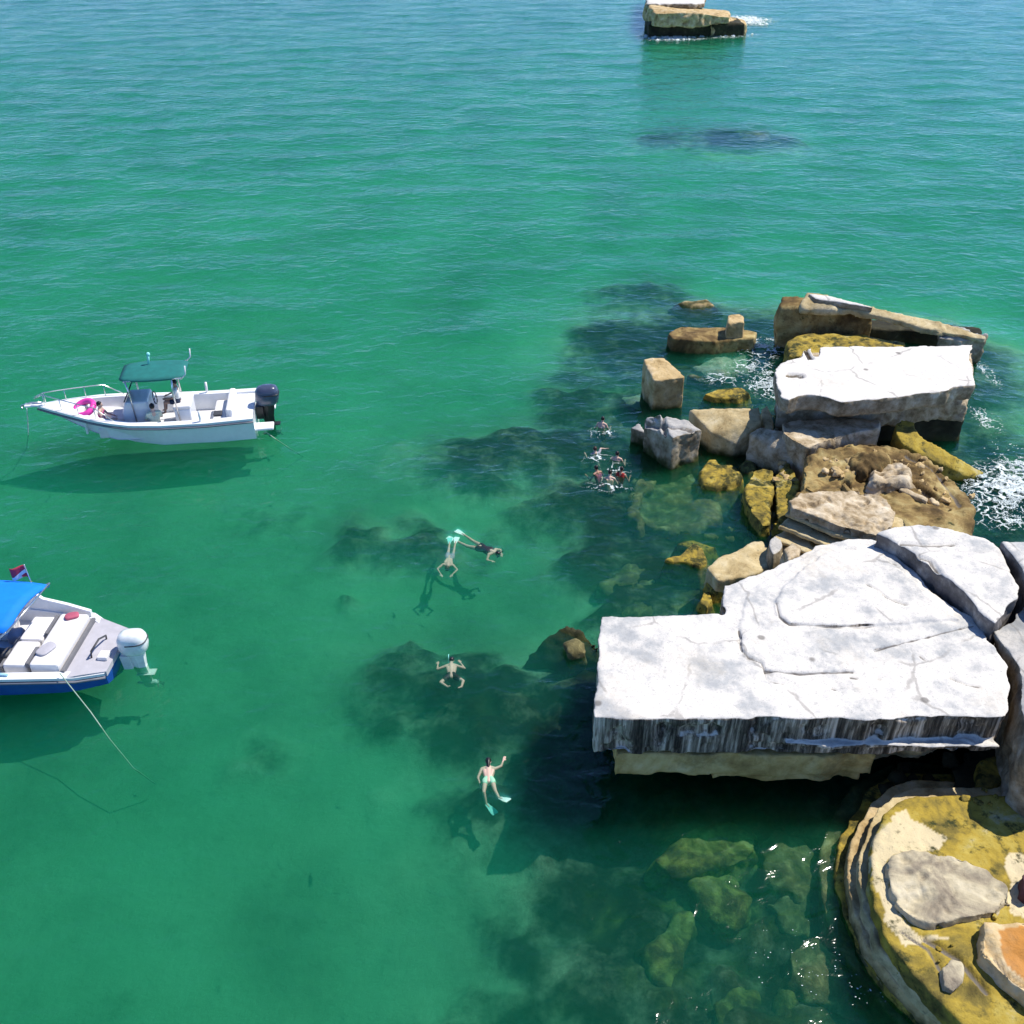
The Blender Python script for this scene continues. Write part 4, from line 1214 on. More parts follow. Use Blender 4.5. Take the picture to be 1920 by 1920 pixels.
for k, (y0, y1) in enumerate(((-.74, -.02), (.02, .74))):
    bm = bmesh.new()
    box(bm, (-1.52, y0, .30), (-1.06, y1, .60))
    bm_obj('bench_cushion', bm, M['cushion'], b2, False, .05)
for x, y0, y1, z in ((-2.26, -.8, .8, .52), (-1.57, -.72, -.15, .63), (-1.57, .25, .74, .63), (-1.0, -.1, .7, .5)):
    bm = bmesh.new()
    box(bm, (x - .035, y0, z - .1), (x + .035, y1, z + .02))
    bm_obj('seam_strip', bm, M['strip'], b2, False)
for y in (-.5, .48):
    bm = bmesh.new()
    box(bm, (-.72, y - .26, .32), (-.2, y + .26, .72))
    st = bm_obj('helm_seat', bm, M['cushion'], b2, False, .06)
    bm = bmesh.new()
    box(bm, (-.80, y - .26, .7), (-.66, y + .26, 1.12))
    bm_obj('backrest', bm, M['cushion'] if y < 0 else M['charcoal'], st, False, .05)
bm = bmesh.new()
tube(bm, [(-2.62, .30, .44), (-2.66, .32, .62), (-2.7, .0, .66), (-2.72, -.25, .54), (-2.7, -.27, .42)], .02, 8)
bm_obj('ski_tow_bar', bm, M['charcoal'], b2, True)
bm = bmesh.new()
box(bm, (-2.95, .14, .41), (-2.75, .36, .50))
bm_obj('cleat_box', bm, M['cushion'], b2, False, .02)
bm = bmesh.new()   # raised far coaming and arch
loft(bm, [[(x, -b_, z0), (x, -b_ - .07, z0), (x, -b_ - .07, z1), (x, -b_, z1)] for x, b_, z0, z1 in ((-2.2, .84, .5, .66), (-1.7, .9, .5, .78), (-1.2, .96, .5, .86), (-.9, .98, .5, 1.15), (-.3, 1.0, .5, 1.25), (1.4, 1.0, .5, 1.2))], True, True, True)
bm_obj('side_coaming', bm, M['gel'], b2, False)
bm = bmesh.new()
loft(bm, [[(x, b_, z0), (x, b_ + .05, z0), (x, b_ + .05, z1), (x, b_, z1)] for x, b_, z0, z1 in ((-1.3, .98, .4, .60), (-.9, .99, .4, .66), (1.4, 1.03, .4, .7))], True, True, True)
bm_obj('inner_side_panel', bm, M['light_blue'], b2, False)
bm = bmesh.new()   # canopy: corners over the cockpit
rows = []
for i in range(15):
    x = -1.58 + 2.9 * i / 14
    rows.append([(x + .18 * (j / 10), -.76 + 1.5 * j / 10, 1.50 + .16 * math.sin(math.pi * j / 10) - .10 * abs(2 * i / 14 - 1) ** 3) for j in range(11)])
loft(bm, rows)
can = bm_obj('canopy', bm, M['canvas_blue'], b2, True)
sd = can.modifiers.new('solid', 'SOLIDIFY')
sd.thickness = .04
bm = bmesh.new()
for s in (-1, 1):
    xx = -1.58 + (.18 if s > 0 else 0)
    tube(bm, [(-.3, s * 1.0, .6), (xx, s * .76, 1.44)], .018, 8)
    tube(bm, [(-.3, s * 1.0, .6), (1.2, s * .76, 1.46)], .018, 8)
tube(bm, [(-1.59, -.76, 1.44), (-1.41, .76, 1.44)], .02, 8)
bm_obj('canopy_frame', bm, M['steel'], b2, True)
outboard(b2, -3.38, .36, M['motor_white'], M['motor_white'], 1.0, 0.1)

def lump(name, label, cat, loc, r, m, rot=(0, 0, 0), pw=.6):
    bm = bmesh.new()
    res = bmesh.ops.create_uvsphere(bm, u_segments=20, v_segments=12, radius=1)
    for v in bm.verts:
        v.co = Vector([math.copysign(abs(v.co[i]) ** pw, v.co[i]) * r[i] for i in range(3)])
        v.co += v.co.normalized() * 0.12 * min(r) * math.sin(v.co.x * 31 + v.co.y * 23) * math.sin(v.co.z * 27 + 1)
    o = bm_obj(name, bm, m, None, True)
    o.location = loc
    o.rotation_euler = rot
    tag(o, label, cat)
    return o


def on2(x, y, z): return Matrix.Translation(b2.location) @ Matrix.Rotation(YAW2, 4, 'Z') @ Vector((x, y, z))


lump('bag', 'black bag standing beside the bench under the edge of the blue canopy', 'bag', on2(-.92, .35, .46), (.16, .13, .17), M['charcoal'])
lump('bag', 'grey-mauve bag on the deck of the blue boat just aft of the canopy', 'bag', on2(-.86, -.28, .44), (.15, .17, .14), M['c_grey'])
lump('towel', 'crumpled rose towel on the far rail of the blue boat', 'towel', on2(-1.9, -.66, .69), (.14, .1, .035), M['c_rose'], (0, 0, .4))
lump('towel', 'crumpled grey towel on the cream sun pad of the blue boat', 'towel', on2(-1.8, .35, .69), (.2, .13, .03), M['deck_grey'], (0, 0, 1.1))
fl = empty('flag', P(60, 1090, 1.45))
tag(fl, 'small red and white flag on a thin staff above the blue canopy', 'flag')
bm = bmesh.new()
tube(bm, [(0, 0, -.3), (-.05, 0, .42)], .012, 6)
bm_obj('staff', bm, M['steel'], fl, True)


def cloth(u, v): return (-.04 - .30 * u - 0.03 * v, .05 * math.sin(u * 5 + v), .10 + .28 * v - .05 * u)


bm = bmesh.new()
loft(bm, [[cloth(i / 8, j / 6) for j in range(7)] for i in range(9)])
fc = bm_obj('flag_cloth', bm, M['flag_red'], fl, True)
fc.modifiers.new('solid', 'SOLIDIFY').thickness = .006
bm = bmesh.new()
loft(bm, [[Vector(cloth(i / 8, min(1, max(0, (i / 8) * -0.5 + .1 + .28 * j + .32)))) + Vector((0, -.008, 0)) for j in range(2)] for i in range(9)])
loft(bm, [[Vector(cloth(.45 + .55 * i / 8, .28 * j)) + Vector((0, -.012, 0)) for j in range(2)] for i in range(9)])
bm_obj('white_stripe', bm, M['flag_white'], fc, True)


def rope(label, pts, r, m):
    bm = bmesh.new()
    c = Vector(pts[0])
    P0 = [Vector(p) - c for p in pts]
    fine = []
    for a, b in zip(P0[:-1], P0[1:]):
        for k in range(6): fine.append(a.lerp(b, k / 6))
    fine.append(P0[-1])
    tube(bm, fine, r, 6)
    o = bm_obj('rope', bm, m, None, True)
    o.location = c
    tag(o, label, 'rope')


rope('pale rope running from the blue boat down into the water', [P(112, 1262, .6), P(170, 1335, .12), P(205, 1385, -.1), P(250, 1440, -.4), P(292, 1470, -1.0)], .011, M['rope'])
rope('thin anchor line hanging from the bow of the white boat', [P(50, 766, 1.1), P(52, 790, .5), P(53, 815, 0), P(50, 840, -1.0)], .014, M['rope_white'])
rope('thin stern line of the white boat slanting into the water', [P(482, 798, .3), P(515, 822, 0.02), P(545, 842, -.3), P(575, 860, -1.2)], .014, M['rope'])


# ------------------------------------------------------------------ people
def person(label, loc, yaw, J, skin='skin', hair='hair', clothes=(), long_hair=False, fins=(), gear=False, voxel=0.013, group=None, tilt=0.0, curl=0.35, size=0.64):
    """J: joints in metres, +Y towards the head when lying face down; a continuous body built round them"""
    root = empty('person', loc, yaw)
    tag(root, label, 'person', group)
    if tilt: root.rotation_euler = (tilt, 0, yaw)
    root.scale = (size, size, size)
    if group: root.location.z -= .06
    V = {k: Vector(v) for k, v in J.items()}
    bm = bmesh.new()
    cap = lambda a, b, ra, rb: capsule(bm, V[a] if isinstance(a, str) else a, V[b] if isinstance(b, str) else b, ra, rb)
    sh = (V['shL'] + V['shR']) / 2
    hp = (V['hipL'] + V['hipR']) / 2
    up = (sh - hp).normalized()
    side = (V['shR'] - V['shL']).normalized()
    front = up.cross(side).normalized()
    if J.get('front'): front = Vector(J['front']).normalized()
    # head: skull, jaw, nose, ears, lips, eye sockets
    H = V['head']
    hu = (H - V['neck']).normalized()
    face = Vector(J.get('face', front)).normalized()
    face = (face - hu * face.dot(hu)).normalized()
    hs = hu.cross(face).normalized()
    ball_m = Matrix((hs, face, hu)).transposed()
    ball(bm, H, (.073, .092, .10), ball_m)
    ball(bm, H + face * .028 - hu * .055, (.05, .06, .055), ball_m, 12)
    capsule(bm, H + face * .09 + hu * .005, H + face * .104 - hu * .022, .010, .015)
    capsule(bm, H + face * .088 - hu * .052 - hs * .018, H + face * .088 - hu * .052 + hs * .018, .010, .010)
    for s in (-1, 1):
        ball(bm, H + hs * s * .077 - hu * .01, (.012, .022, .032), ball_m, 8)
    cap('neck', H - hu * .05, .056, .054)
    # trunk
    for s, a in ((-1, 'L'), (1, 'R')):
        cap('sh' + a, 'el' + a, .050, .039)
        cap('el' + a, 'wr' + a, .038, .026)
        cap('hip' + a, 'kn' + a, .083, .052)
        cap('kn' + a, 'an' + a, .053, .036)
        cap('an' + a, 'to' + a, .036, .024)
        capsule(bm, V['neck'], V['sh' + a], .055, .053)
        capsule(bm, sh - up * .10 + (V['sh' + a] - sh) * .52, hp + up * .12 + (V['hip' + a] - hp) * .55, .085, .072)
        capsule(bm, hp + up * .12 + (V['hip' + a] - hp) * .5, V['hip' + a], .08, .09)
        # hand: palm, four fingers of different length, thumb from the side of the palm
        d = (V['wr' + a] - V['el' + a]).normalized()
        pn = front - d * front.dot(d)
        pn = pn.normalized() if pn.length > .1 else frame_of(d)[0]
        ps = d.cross(pn).normalized() * (-s)
        wr = V['wr' + a]
        capsule(bm, wr + d * .03 + ps * .02, wr + d * .075 + ps * .022, .020, .017)
        capsule(bm, wr + d * .03 - ps * .016, wr + d * .075 - ps * .022, .020, .017)
        for q, L in ((.034, .070), (.011, .082), (-.012, .076), (-.034, .058)):
            b0 = wr + d * .08 + ps * q
            b1_ = b0 + (d + ps * q * 2.5).normalized() * L * .55
            capsule(bm, b0, b1_, .0105, .0095, 8)
            capsule(bm, b1_, b1_ + (d * .8 + pn * curl).normalized() * L * .45, .0095, .008, 8)
        t0 = wr + d * .025 + ps * .03
        capsule(bm, t0, t0 + (d * .6 + ps * .8).normalized() * .045, .013, .011, 8)
        capsule(bm, t0 + (d * .6 + ps * .8).normalized() * .045, t0 + (d * .6 + ps * .8).normalized() * .045 + d * .028, .011, .009, 8)
    capsule(bm, V['neck'] - up * .03, hp, .085, .09)
    me = remesh(bm, voxel)
    smooth_mesh(me, 2)
    me.name = 'body'
    mesh_obj('body', me, M[skin], root, True)
    # hair
    bm = bmesh.new()
    ball(bm, H - face * .014 + hu * .018, (.082, .094, .10), ball_m)
    cutp = H + face * .040
    bmesh.ops.bisect_plane(bm, geom=bm.verts[:] + bm.edges[:] + bm.faces[:], plane_co=cutp + hu * .02, plane_no=(face - hu * .6).normalized(), clear_outer=True)
    if long_hair:
        capsule(bm, H - face * .06, H - face * .075 - hu * .2, .062, .035)
    bm_obj('hair', bm, M[hair], root, True)
    # clothes
    for kind, mm in clothes:
        bm = bmesh.new()
        e = .011
        if kind in ('trunks', 'bikini', 'suit'):
            for a in 'LR':
                k = .5 if kind == 'trunks' else .12
                capsule(bm, V['hip' + a], V['hip' + a].lerp(V['kn' + a], k), .09 + e, (.077 if k > .2 else .086) + e)
                capsule(bm, hp + up * (.10 if kind != 'suit' else .18) + (V['hip' + a] - hp) * .5, V['hip' + a], .081 + e, .09 + e)
        if kind in ('suit', 'vest', 'shirt', 'top'):
            for a in 'LR':
                lo = hp + up * .12 + (V['hip' + a] - hp) * .55
                hi = sh - up * .09 + (V['sh' + a] - sh) * .52
                if kind == 'top': lo = hi - up * .05
                ee = e * (2.8 if kind == 'vest' else 1)
                capsule(bm, hi, lo, .085 + ee, (.073 if kind != 'top' else .083) + ee)
                if kind == 'shirt':
                    capsule(bm, V['neck'] - up * .02, V['sh' + a], .055 + e, .055 + e)
                    capsule(bm, V['sh' + a], V['sh' + a].lerp(V['el' + a], .75), .055 + e, .045 + e)
                if kind == 'vest': capsule(bm, V['sh' + a].lerp(sh, .45), hi, .06 + ee, .08 + ee)
            if kind != 'top': capsule(bm, sh - up * .12, hp + up * .1, .088 + e, .088 + e)
        me = remesh(bm, .02)
        smooth_mesh(me, 2)
        mesh_obj({'trunks': 'swim_shorts', 'bikini': 'bikini_bottom', 'suit': 'swimsuit', 'vest': 'swim_vest', 'shirt': 'shirt', 'top': 'bikini_top'}[kind], me, M[mm], root, True)
    for a, mm in fins:
        d = (V['to' + a] - V['an' + a]).normalized()
        w = frame_of(d)[0]
        up_ = w.cross(d)
        bm = bmesh.new()
        secs = [[V['to' + a] + d * t + w * x * ww + up_ * .012 * zz for x, zz in ((-1, -1), (-.5, -.6), (0, -.6), (.5, -.6), (1, -1), (1, 1), (.5, .6), (0, .6), (-.5, .6), (-1, 1))] for t, ww in ((-.12, .05), (-.02, .06), (.08, .085), (.22, .10), (.28, .09))]
        loft(bm, secs, True, True, True)
        bm_obj('swim_fin', bm, M[mm], root, False)
    if gear:
        bm = bmesh.new()
        capsule(bm, H + face * .085 + hu * .022 - hs * .04, H + face * .085 + hu * .022 + hs * .04, .028, .028)
        bm_obj('diving_mask', bm, M['mask'], root, True)
        bm = bmesh.new()
        tube(bm, [H + face * .11 - hu * .06, H + face * .07 - hu * .05 + hs * .1, H - face * .02 + hu * .05 + hs * .105, H - face * .10 + hu * .16 + hs * .11], .012, 8)
        bm_obj('snorkel', bm, M[gear if isinstance(gear, str) else 'mask'], root, True)
    return root


def prone(arm=0.6, spread=.16, knee=.05, bend=0.0, sink=.14, armz=-.05):
    return dict(head=(0, .62, .0), neck=(0, .47, -.02), shL=(-.18, .40, -.02), shR=(.18, .40, -.02), elL=(-.36, .40 + arm * .22, armz - .06), elR=(.36, .40 + arm * .22, armz - .06),
                wrL=(-.30 + .1 * arm, .42 + arm * .46, armz - .1), wrR=(.30 - .1 * arm, .42 + arm * .46, armz - .1), hipL=(-.09, -.10, -.06), hipR=(.09, -.10, -.06),
                knL=(-spread, -.52, -.10 - knee), knR=(spread, -.52, -.10 + knee * .5), anL=(-spread - .02, -.93, -sink + bend), anR=(spread + .02, -.93, -sink - .04 + bend),
                toL=(-spread - .03, -1.07, -sink + bend), toR=(spread + .03, -1.07, -sink - .04 + bend), face=(0, .5, -1), front=(0, 0, -1))


def frog():
    return dict(head=(.02, .50, .06), neck=(0, .36, .02), shL=(-.18, .30, 0), shR=(.18, .30, 0), elL=(-.44, .22, -.03), elR=(.42, .20, -.03), wrL=(-.42, .42, -.02), wrR=(.30, .43, 0),
                hipL=(-.10, -.16, -.02), hipR=(.10, -.16, -.02), knL=(-.34, -.42, .0), knR=(.36, -.40, .0), anL=(-.12, -.62, -.02), anR=(.30, -.66, 0), toL=(-.06, -.62, .02), toR=(.20, -.72, .02), face=(0, .3, -1), front=(0, 0, -1))


def upright(lean=.1, armL=(-.34, .10, -.16), armR=(.34, .10, -.16), wl=(-.30, .36, -.10), wrr=(.30, .36, -.10), hz=.26):
    return dict(head=(0, lean, hz), neck=(0, lean * .6, hz - .17), shL=(-.18, lean * .4, hz - .22), shR=(.18, lean * .4, hz - .22), elL=armL, elR=armR, wrL=wl, wrR=wrr,
                hipL=(-.09, -lean, hz - .74), hipR=(.09, -lean, hz - .74), knL=(-.16, .15, hz - 1.1), knR=(.16, .1, hz - 1.12), anL=(-.14, -.1, hz - 1.5), anR=(.14, -.15, hz - 1.5),
                toL=(-.14, 0, hz - 1.6), toR=(.14, -.05, hz - 1.6), front=(0, 1, 0), face=(0, 1, 0))


G = 'swimmers in the water'
person('snorkeller in black swimwear with legs and white fins stretching up left', P(905, 1022, 0), R(-128), prone(.3, .17, 0.0, .02, .05), 'skin', 'hair', (('suit', 'c_black'),), size=.72, fins=(('L', 'fin_white'), ('R', 'fin_white')), gear=True, group=G)
person('pale snorkeller in grey swimming towards us, left of the one in black', P(842, 1042, 0), R(176), prone(.9, .09, .06, .03, .05, -.02), 'skin', 'hair_brown', (('trunks', 'c_grey'),), fins=(('L', 'fin_white'), ('R', 'fin_aqua')), gear=True, group=G)
sw = person('lone snorkeller spread like a frog, with an aqua snorkel, over the dark reef', P(846, 1257, 0), R(4), frog(), 'skin', 'hair', (('trunks', 'c_black'),), gear='fin_aqua', group=G)
person('lone swimmer with dark hair and pale green bikini, nearest to the camera', P(916, 1452, 0), R(2),
       dict(head=(0, .47, .12), neck=(0, .33, .05), shL=(-.19, .27, .03), shR=(.19, .27, .03), elL=(-.30, .02, -.05), elR=(.36, .36, .04), wrL=(-.24, -.18, -.10), wrR=(.42, .50, .10), hipL=(-.10, -.18, .0), hipR=(.10, -.18, .0),
            knL=(-.14, -.52, -.05), knR=(.17, -.50, -.03), anL=(-.08, -.68, -.34), anR=(.27, -.70, -.10), toL=(.0, -.78, -.36), toR=(.36, -.80, -.04), face=(0, 1, .2), front=(0, 0, -1)),
       'skin', 'hair', (('bikini', 'c_green'),), long_hair=True, fins=(('L', 'fin_aqua'), ('R', 'fin_white')), group=G, tilt=R(-4))
person('bare-backed swimmer farthest back in the group near the faceted boulder', P(1128, 800, 0), R(-20), upright(.14, hz=.42), 'skin', 'hair', (('trunks', 'c_navy'),), group=G)
person('swimmer with one arm stretched out right, second from the back of the group', P(1117, 850, 0), R(20), upright(.1, armR=(.34, .26, .12), wrr=(.54, .2, .10), hz=.26), 'skin', 'hair_brown', (('shirt', 'c_grey'),), group=G)
person('dark-haired bare-shouldered swimmer just behind the red vest', P(1156, 864, 0), R(-15), upright(.08, hz=.4), 'skin', 'hair', (('trunks', 'c_black'),), group=G)
person('swimmer in rose swimwear at the left of the front row of the group', P(1122, 888, 0), R(35), upright(.16, hz=.3), 'skin2', 'hair', (('suit', 'c_rose'),), group=G)
person('pale swimmer between the rose swimmer and the red vest', P(1143, 900, 0), R(-5), upright(.2, hz=.34), 'skin', 'hair', (('trunks', 'c_black'),), group=G)
person('swimmer wearing a dark red vest in the group near the boulder', P(1163, 892, 0), R(-25), upright(.12, hz=.36), 'skin2', 'hair', (('vest', 'c_red'), ('trunks', 'c_black')), group=G)


def on_boat(b, yaw, x, y, z): return Matrix.Translation(b.location) @ Matrix.Rotation(yaw, 4, 'Z') @ Vector((x, y, z))


def seated(back=0.1, kn=.42, lift=0.0):
    return dict(head=(0, back * .2, .78), neck=(0, 0, .61), shL=(-.18, 0, .55), shR=(.18, 0, .55), elL=(-.25, .12, .32), elR=(.25, .12, .32), wrL=(-.16, .34, .26), wrR=(.16, .34, .26),
                hipL=(-.09, 0, .09), hipR=(.09, 0, .09), knL=(-.13, kn, .12), knR=(.13, kn, .12), anL=(-.13, kn + .05, -.26), anR=(.13, kn + .05, -.26), toL=(-.13, kn + .18, -.31), toR=(.13, kn + .18, -.31), front=(0, 1, 0), face=(0, 1, 0))


def standing():
    return dict(head=(0, .02, 1.55), neck=(0, 0, 1.38), shL=(-.19, 0, 1.32), shR=(.19, 0, 1.32), elL=(-.28, .1, 1.05), elR=(.28, .1, 1.05), wrL=(-.16, .32, 1.05), wrR=(.16, .32, 1.05),
                hipL=(-.09, 0, .88), hipR=(.09, 0, .88), knL=(-.1, .03, .47), knR=(.1, .03, .47), anL=(-.1, -.02, .08), anR=(.1, -.02, .08), toL=(-.1, .12, .03), toR=(.1, .12, .03), front=(0, 1, 0), face=(0, 1, 0))


person('person in a pale green shirt sitting at the console of the white boat', on_boat(b1, YAW1, -.1, .55, .42), YAW1 + R(200), seated(), 'skin', 'hair', (('shirt', 'c_shirt'), ('trunks', 'c_shirt')), size=.85)
person('person in a white shirt perched on the leaning post under the teal canopy', on_boat(b1, YAW1, -.72, .1, .92), YAW1 - R(90), seated(), 'skin2', 'hair', (('shirt', 'c_white'), ('trunks', 'c_navy')), size=.8)
person('person in magenta swimwear sitting in the bow beside the pink swim ring', on_boat(b1, YAW1, 1.3, .38, .55), YAW1 + R(90), seated(), 'skin', 'hair', (('suit', 'magenta'),), size=.8)
bm = bmesh.new()
rp = [(.26 * math.cos(t), .26 * math.sin(t), 0) for t in [2 * math.pi * k / 24 for k in range(25)]]
tube(bm, rp, .085, 10, False)
o = bm_obj('swim_ring', bm, M['pink'], None, True)
o.location = on_boat(b1, YAW1, 1.75, .2, 1.0)
o.rotation_euler = (R(20), R(-12), 0)
tag(o, 'hot pink inflatable ring on the foredeck of the white boat', 'swim ring')
person('person in navy seated under the blue canopy of the blue boat', on_boat(b2, YAW2, -.45, .45, .5), YAW2 - R(90), seated(), 'skin2', 'hair', (('shirt', 'c_navy'), ('trunks', 'c_black')), size=.85)

# ------------------------------------------------------------------ foam
def foam(label, patches, seed):
    rng = np.random.RandomState(seed)
    verts, faces = [], []
    for px, py, rx, ry, n, s in patches:
        c = P(px, py, 0)
        p = rng.normal(0, .5, (n * 3, 2)) * [rx, ry]
        q = np.stack([p[:, 0] + c.x, p[:, 1] + c.y * 1.0, 0 * p[:, 0]], 1)
        f = np.abs(fbm(q, 1.6, 3, seed)) + np.abs(fbm(q, 4.5, 2, seed + 1)) * .5
        keep = q[np.argsort(f)[:n]]
        for x, y, _ in keep:
            r = s * rng.uniform(.4, 1.3)
            k0 = len(verts)
            a0 = rng.uniform(0, 6.28)
            zc = .045 + rng.uniform(0, .05)
            m_ = 6
            el = rng.uniform(.5, 1.1)
            for k in range(m_):
                a = a0 + 6.283 * k / m_
                rr = r * rng.uniform(.6, 1.25)
                verts.append((x + rr * math.cos(a) * 1.3, y + rr * math.sin(a) * el, zc - r * .5))
            verts.append((x, y, zc + r * .35))
            for k in range(m_): faces.append((k0 + k, k0 + (k + 1) % m_, k0 + m_))
    me = bpy.data.meshes.new('sea_foam')
    me.from_pydata(verts, [], faces)
    o = mesh_obj('sea_foam', me, M['foam'], None, True)
    tag(o, label, 'foam', kind='stuff')


M['lace'] = None
N = NT('lacy_sea_foam')
dn = N.n('ShaderNodeAttribute', attribute_name='dens')
wv = N.n('ShaderNodeMixRGB')
nz_ = N.n('ShaderNodeTexNoise')
nz_.inputs['Scale'].default_value = 2.2
nz_.inputs['Detail'].default_value = 6
N.link(N.geo.outputs['Position'], nz_.inputs['Vector'])
N.link(N.geo.outputs['Position'], wv.inputs[1])
N.link(nz_.outputs['Color'], wv.inputs[2])
wv.inputs[0].default_value = 0.35
lace = N.math('SUBTRACT', 1.0, N.step(N.voro(4.5, 'DISTANCE_TO_EDGE', wv.outputs[0]), 0.0, 0.16))
lace2 = N.math('SUBTRACT', 1.0, N.step(N.voro(11, 'DISTANCE_TO_EDGE', wv.outputs[0]), 0.0, 0.2))
lc = N.math('ADD', N.math('MULTIPLY', lace, 0.6), N.math('MULTIPLY', lace2, 0.4))
lc = N.math('ADD', lc, N.math('SUBTRACT', N.math('MULTIPLY', N.noise(1.4, 6, .65, N.geo.outputs['Position']), 1.5), 0.75))
al = N.step(N.math('ADD', lc, N.math('MULTIPLY', dn.outputs['Fac'], 1.1)), 0.85, 1.35)
al = N.math('MULTIPLY', al, N.step(dn.outputs['Fac'], 0.03, 0.25))
df = N.n('ShaderNodeBsdfDiffuse')
df.inputs[0].default_value = (.66, .74, .76, 1)
tp = N.n('ShaderNodeBsdfTransparent')
ms = N.n('ShaderNodeMixShader')
N.link(al, ms.inputs[0])
N.link(tp.outputs[0], ms.inputs[1])
N.link(df.outputs[0], ms.inputs[2])
N.link(ms.outputs[0], N.out.inputs[0])
M['lace'] = N.m


def foam_sheet(label, spots, step=.07):
    cs = [(P(a, b), rx, ry, w) for a, b, rx, ry, w in spots]
    x0 = min(c.x - rx * 1.5 for c, rx, ry, w in cs)
    x1 = max(c.x + rx * 1.5 for c, rx, ry, w in cs)
    y0 = min(c.y - ry * 1.5 for c, rx, ry, w in cs)
    y1 = max(c.y + ry * 1.5 for c, rx, ry, w in cs)
    gx, gy = np.arange(x0, x1, step), np.arange(y0, y1, step)
    GX, GY = np.meshgrid(gx, gy)
    d = np.zeros_like(GX)
    for c, rx, ry, w in cs:
        d = np.maximum(d, w * np.clip(1 - np.hypot((GX - c.x) / (rx * 1.4), (GY - c.y) / (ry * 1.4)), 0, 1))
    me = grid_mesh(gx, gy, waves(GX, GY) + .02 + d * .07 * np.abs(fbm(np.stack([GX.ravel(), GY.ravel(), 0 * GX.ravel()], 1), 3.0, 3, 3.0)).reshape(GX.shape) * 2)
    at = me.attributes.new('dens', 'FLOAT', 'POINT')
    at.data.foreach_set('value', d.ravel())
    me.name = 'sea_foam'
    o = mesh_obj('sea_foam', me, M['lace'], None, True)
    tag(o, label, 'foam', kind='stuff')


foam_sheet('lacy foam spreading from the caisson towards the right edge', [(1910, 915, 1.1, 1.2, .9), (1870, 940, 1.0, .9, .6), (1850, 905, .7, .5, .5), (1900, 980, 1.1, .5, .35), (1990, 920, 1.6, 1.5, .8)])
foam_sheet('thin foam lines in the pool before the upper white slab', [(1430, 655, .9, .8, .55), (1436, 722, .6, 1.0, .6), (1408, 690, .8, .8, .4), (1360, 712, .9, .6, .35)])
foam_sheet('thin foam off the right end of the upper white slab', [(1850, 790, .4, .8, .38), (1852, 700, .3, 1.0, .33)])
foam_sheet('faint disturbed foam round the swimmers beside the faceted boulder', [(1128, 812, .5, .4, .31), (1120, 862, .5, .4, .31), (1155, 880, .5, .4, .3), (1140, 915, .7, .3, .31)], .05)
foam_sheet('splash foam lying round the far block', [(1396, 38, 2.6, 3.2, .9), (1262, 70, 2.8, 2.0, .8), (1330, 68, 4.0, 1.4, .5)], .2)
M['foam'] = simple('white_sea_foam', (0.6, 0.68, 0.7), 0.7, var=.2, scale=3)
foam('white churned foam where waves meet the caisson at the right edge',
     [(1912, 912, .7, .8, 4500, .013), (1870, 930, .7, .6, 1800, .012), (1945, 885, .7, .9, 4500, .015), (1850, 900, .5, .3, 500, .012), (1890, 975, .8, .3, 400, .01)], 5)
foam('thin foam round the awash rocks and the squared tan block', [(1425, 650, .5, .5, 420, .013), (1435, 720, .4, .7, 520, .014), (1410, 690, .5, .6, 260, .013), (1845, 790, .25, .6, 260, .013), (1848, 700, .15, .9, 160, .013)], 6)
foam('splash of foam at the foot of the lone far block', [(1396, 38, 1.6, 2.0, 260, .14), (1262, 70, 1.8, 1.2, 220, .12), (1330, 66, 3.0, .7, 120, .1)], 7)
foam('small white bubbles on the dark water beside the lower rim of the caisson', [(1500, 1800, .7, .45, 40, .008), (1640, 1860, .4, .25, 25, .009)], 8)

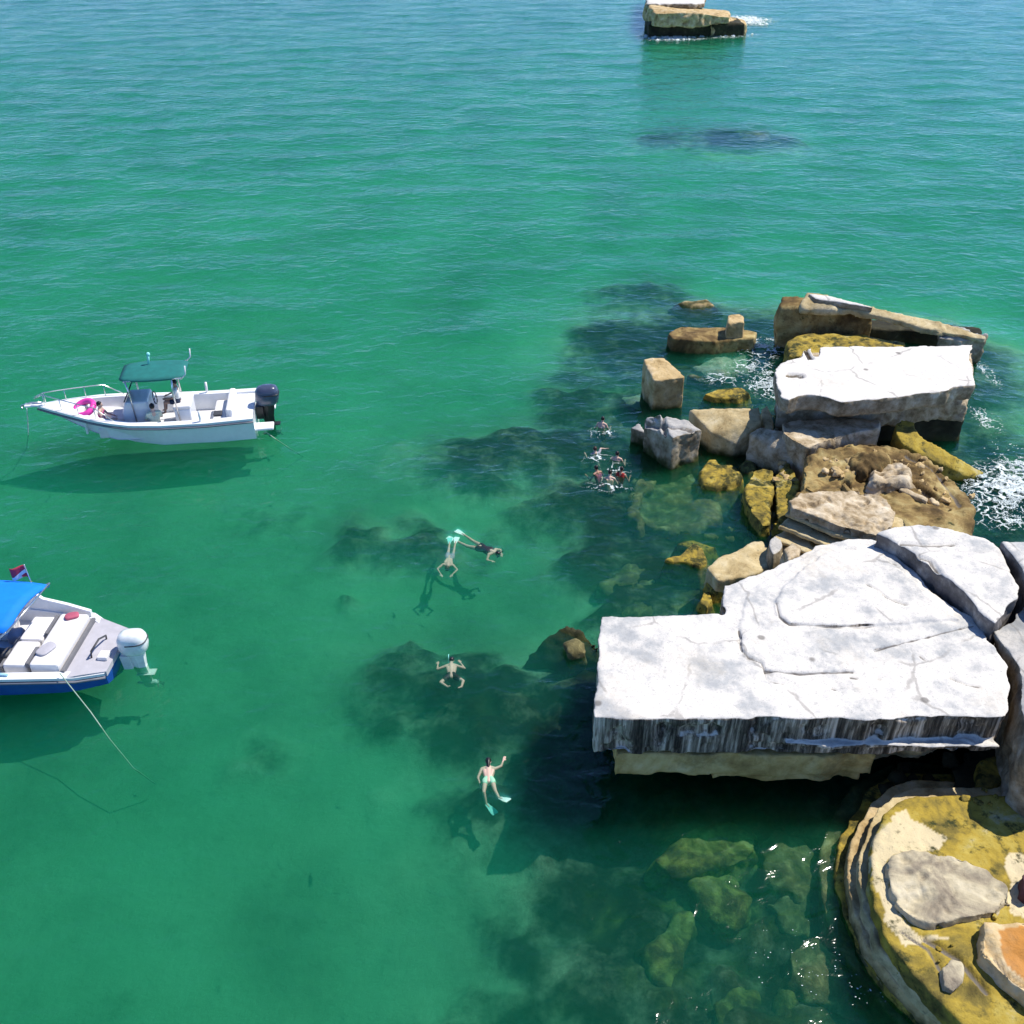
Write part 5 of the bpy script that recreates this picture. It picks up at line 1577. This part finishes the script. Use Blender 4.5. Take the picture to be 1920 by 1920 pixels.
# ------------------------------------------------------------------ loose rubble between the blocks
def rubble(label, spots, m, seed):
    rng = np.random.RandomState(seed)
    bm = bmesh.new()
    for px, py, z, rx, ry, n, r0, r1 in spots:
        c = P(px, py, z)
        for _ in range(n):
            r = rng.uniform(r0, r1)
            d = rng.normal(0, .5, 2)
            q = Matrix.Rotation(rng.uniform(0, 6.28), 3, 'Z') @ Matrix.Rotation(rng.uniform(-.5, .5), 3, 'X')
            res = bmesh.ops.create_icosphere(bm, subdivisions=2, radius=1)
            sc_ = Vector((r * rng.uniform(.8, 1.5), r * rng.uniform(.7, 1.1), r * rng.uniform(.5, .9)))
            ph = rng.uniform(0, 9)
            for v in res['verts']:
                u = Vector([math.copysign(abs(t) ** .75, t) for t in v.co])
                u *= 1 + .16 * math.sin(u.x * 4 + ph) * math.cos(u.y * 5 + ph) + .08 * math.sin(u.z * 9 + ph * 2)
                v.co = q @ Vector((u.x * sc_.x, u.y * sc_.y, u.z * sc_.z)) + Vector((c.x + d[0] * rx, c.y + d[1] * ry, z + rng.uniform(-.05, .02)))
    o = bm_obj('rubble', bm, m, None, True)
    tag(o, label, 'rubble', kind='stuff')


rubble('loose weedy stones under shallow water between the broken blocks', [(1330, 880, -.42, 1.0, 1.2, 8, .08, .22), (1420, 880, -.3, .8, .9, 8, .08, .2), (1380, 1000, -.35, .7, .6, 8, .08, .2), (1440, 820, -.2, .6, .6, 8, .08, .18), (1310, 650, -.45, 1.2, .8, 6, .1, .25)], M['sub_brown'], 3)
rubble('loose stones and grit on the brown round caisson and round its edge', [(1620, 890, 1.0, .7, .5, 18, .04, .12), (1690, 870, .98, .9, .6, 16, .03, .1), (1740, 930, .98, .9, .6, 14, .03, .09), (1560, 870, 1.02, .5, .4, 10, .03, .09), (1500, 1010, .75, .5, .3, 12, .05, .12), (1470, 890, .35, .3, .6, 10, .05, .12)], M['tan'], 4)
rubble('loose grit on the round stepped caisson', [(1860, 1740, .83, .4, .3, 5, .02, .05), (1790, 1800, .83, .6, .4, 6, .02, .04), (1850, 1500, .83, .5, .2, 6, .03, .06)], M['olive'], 5)
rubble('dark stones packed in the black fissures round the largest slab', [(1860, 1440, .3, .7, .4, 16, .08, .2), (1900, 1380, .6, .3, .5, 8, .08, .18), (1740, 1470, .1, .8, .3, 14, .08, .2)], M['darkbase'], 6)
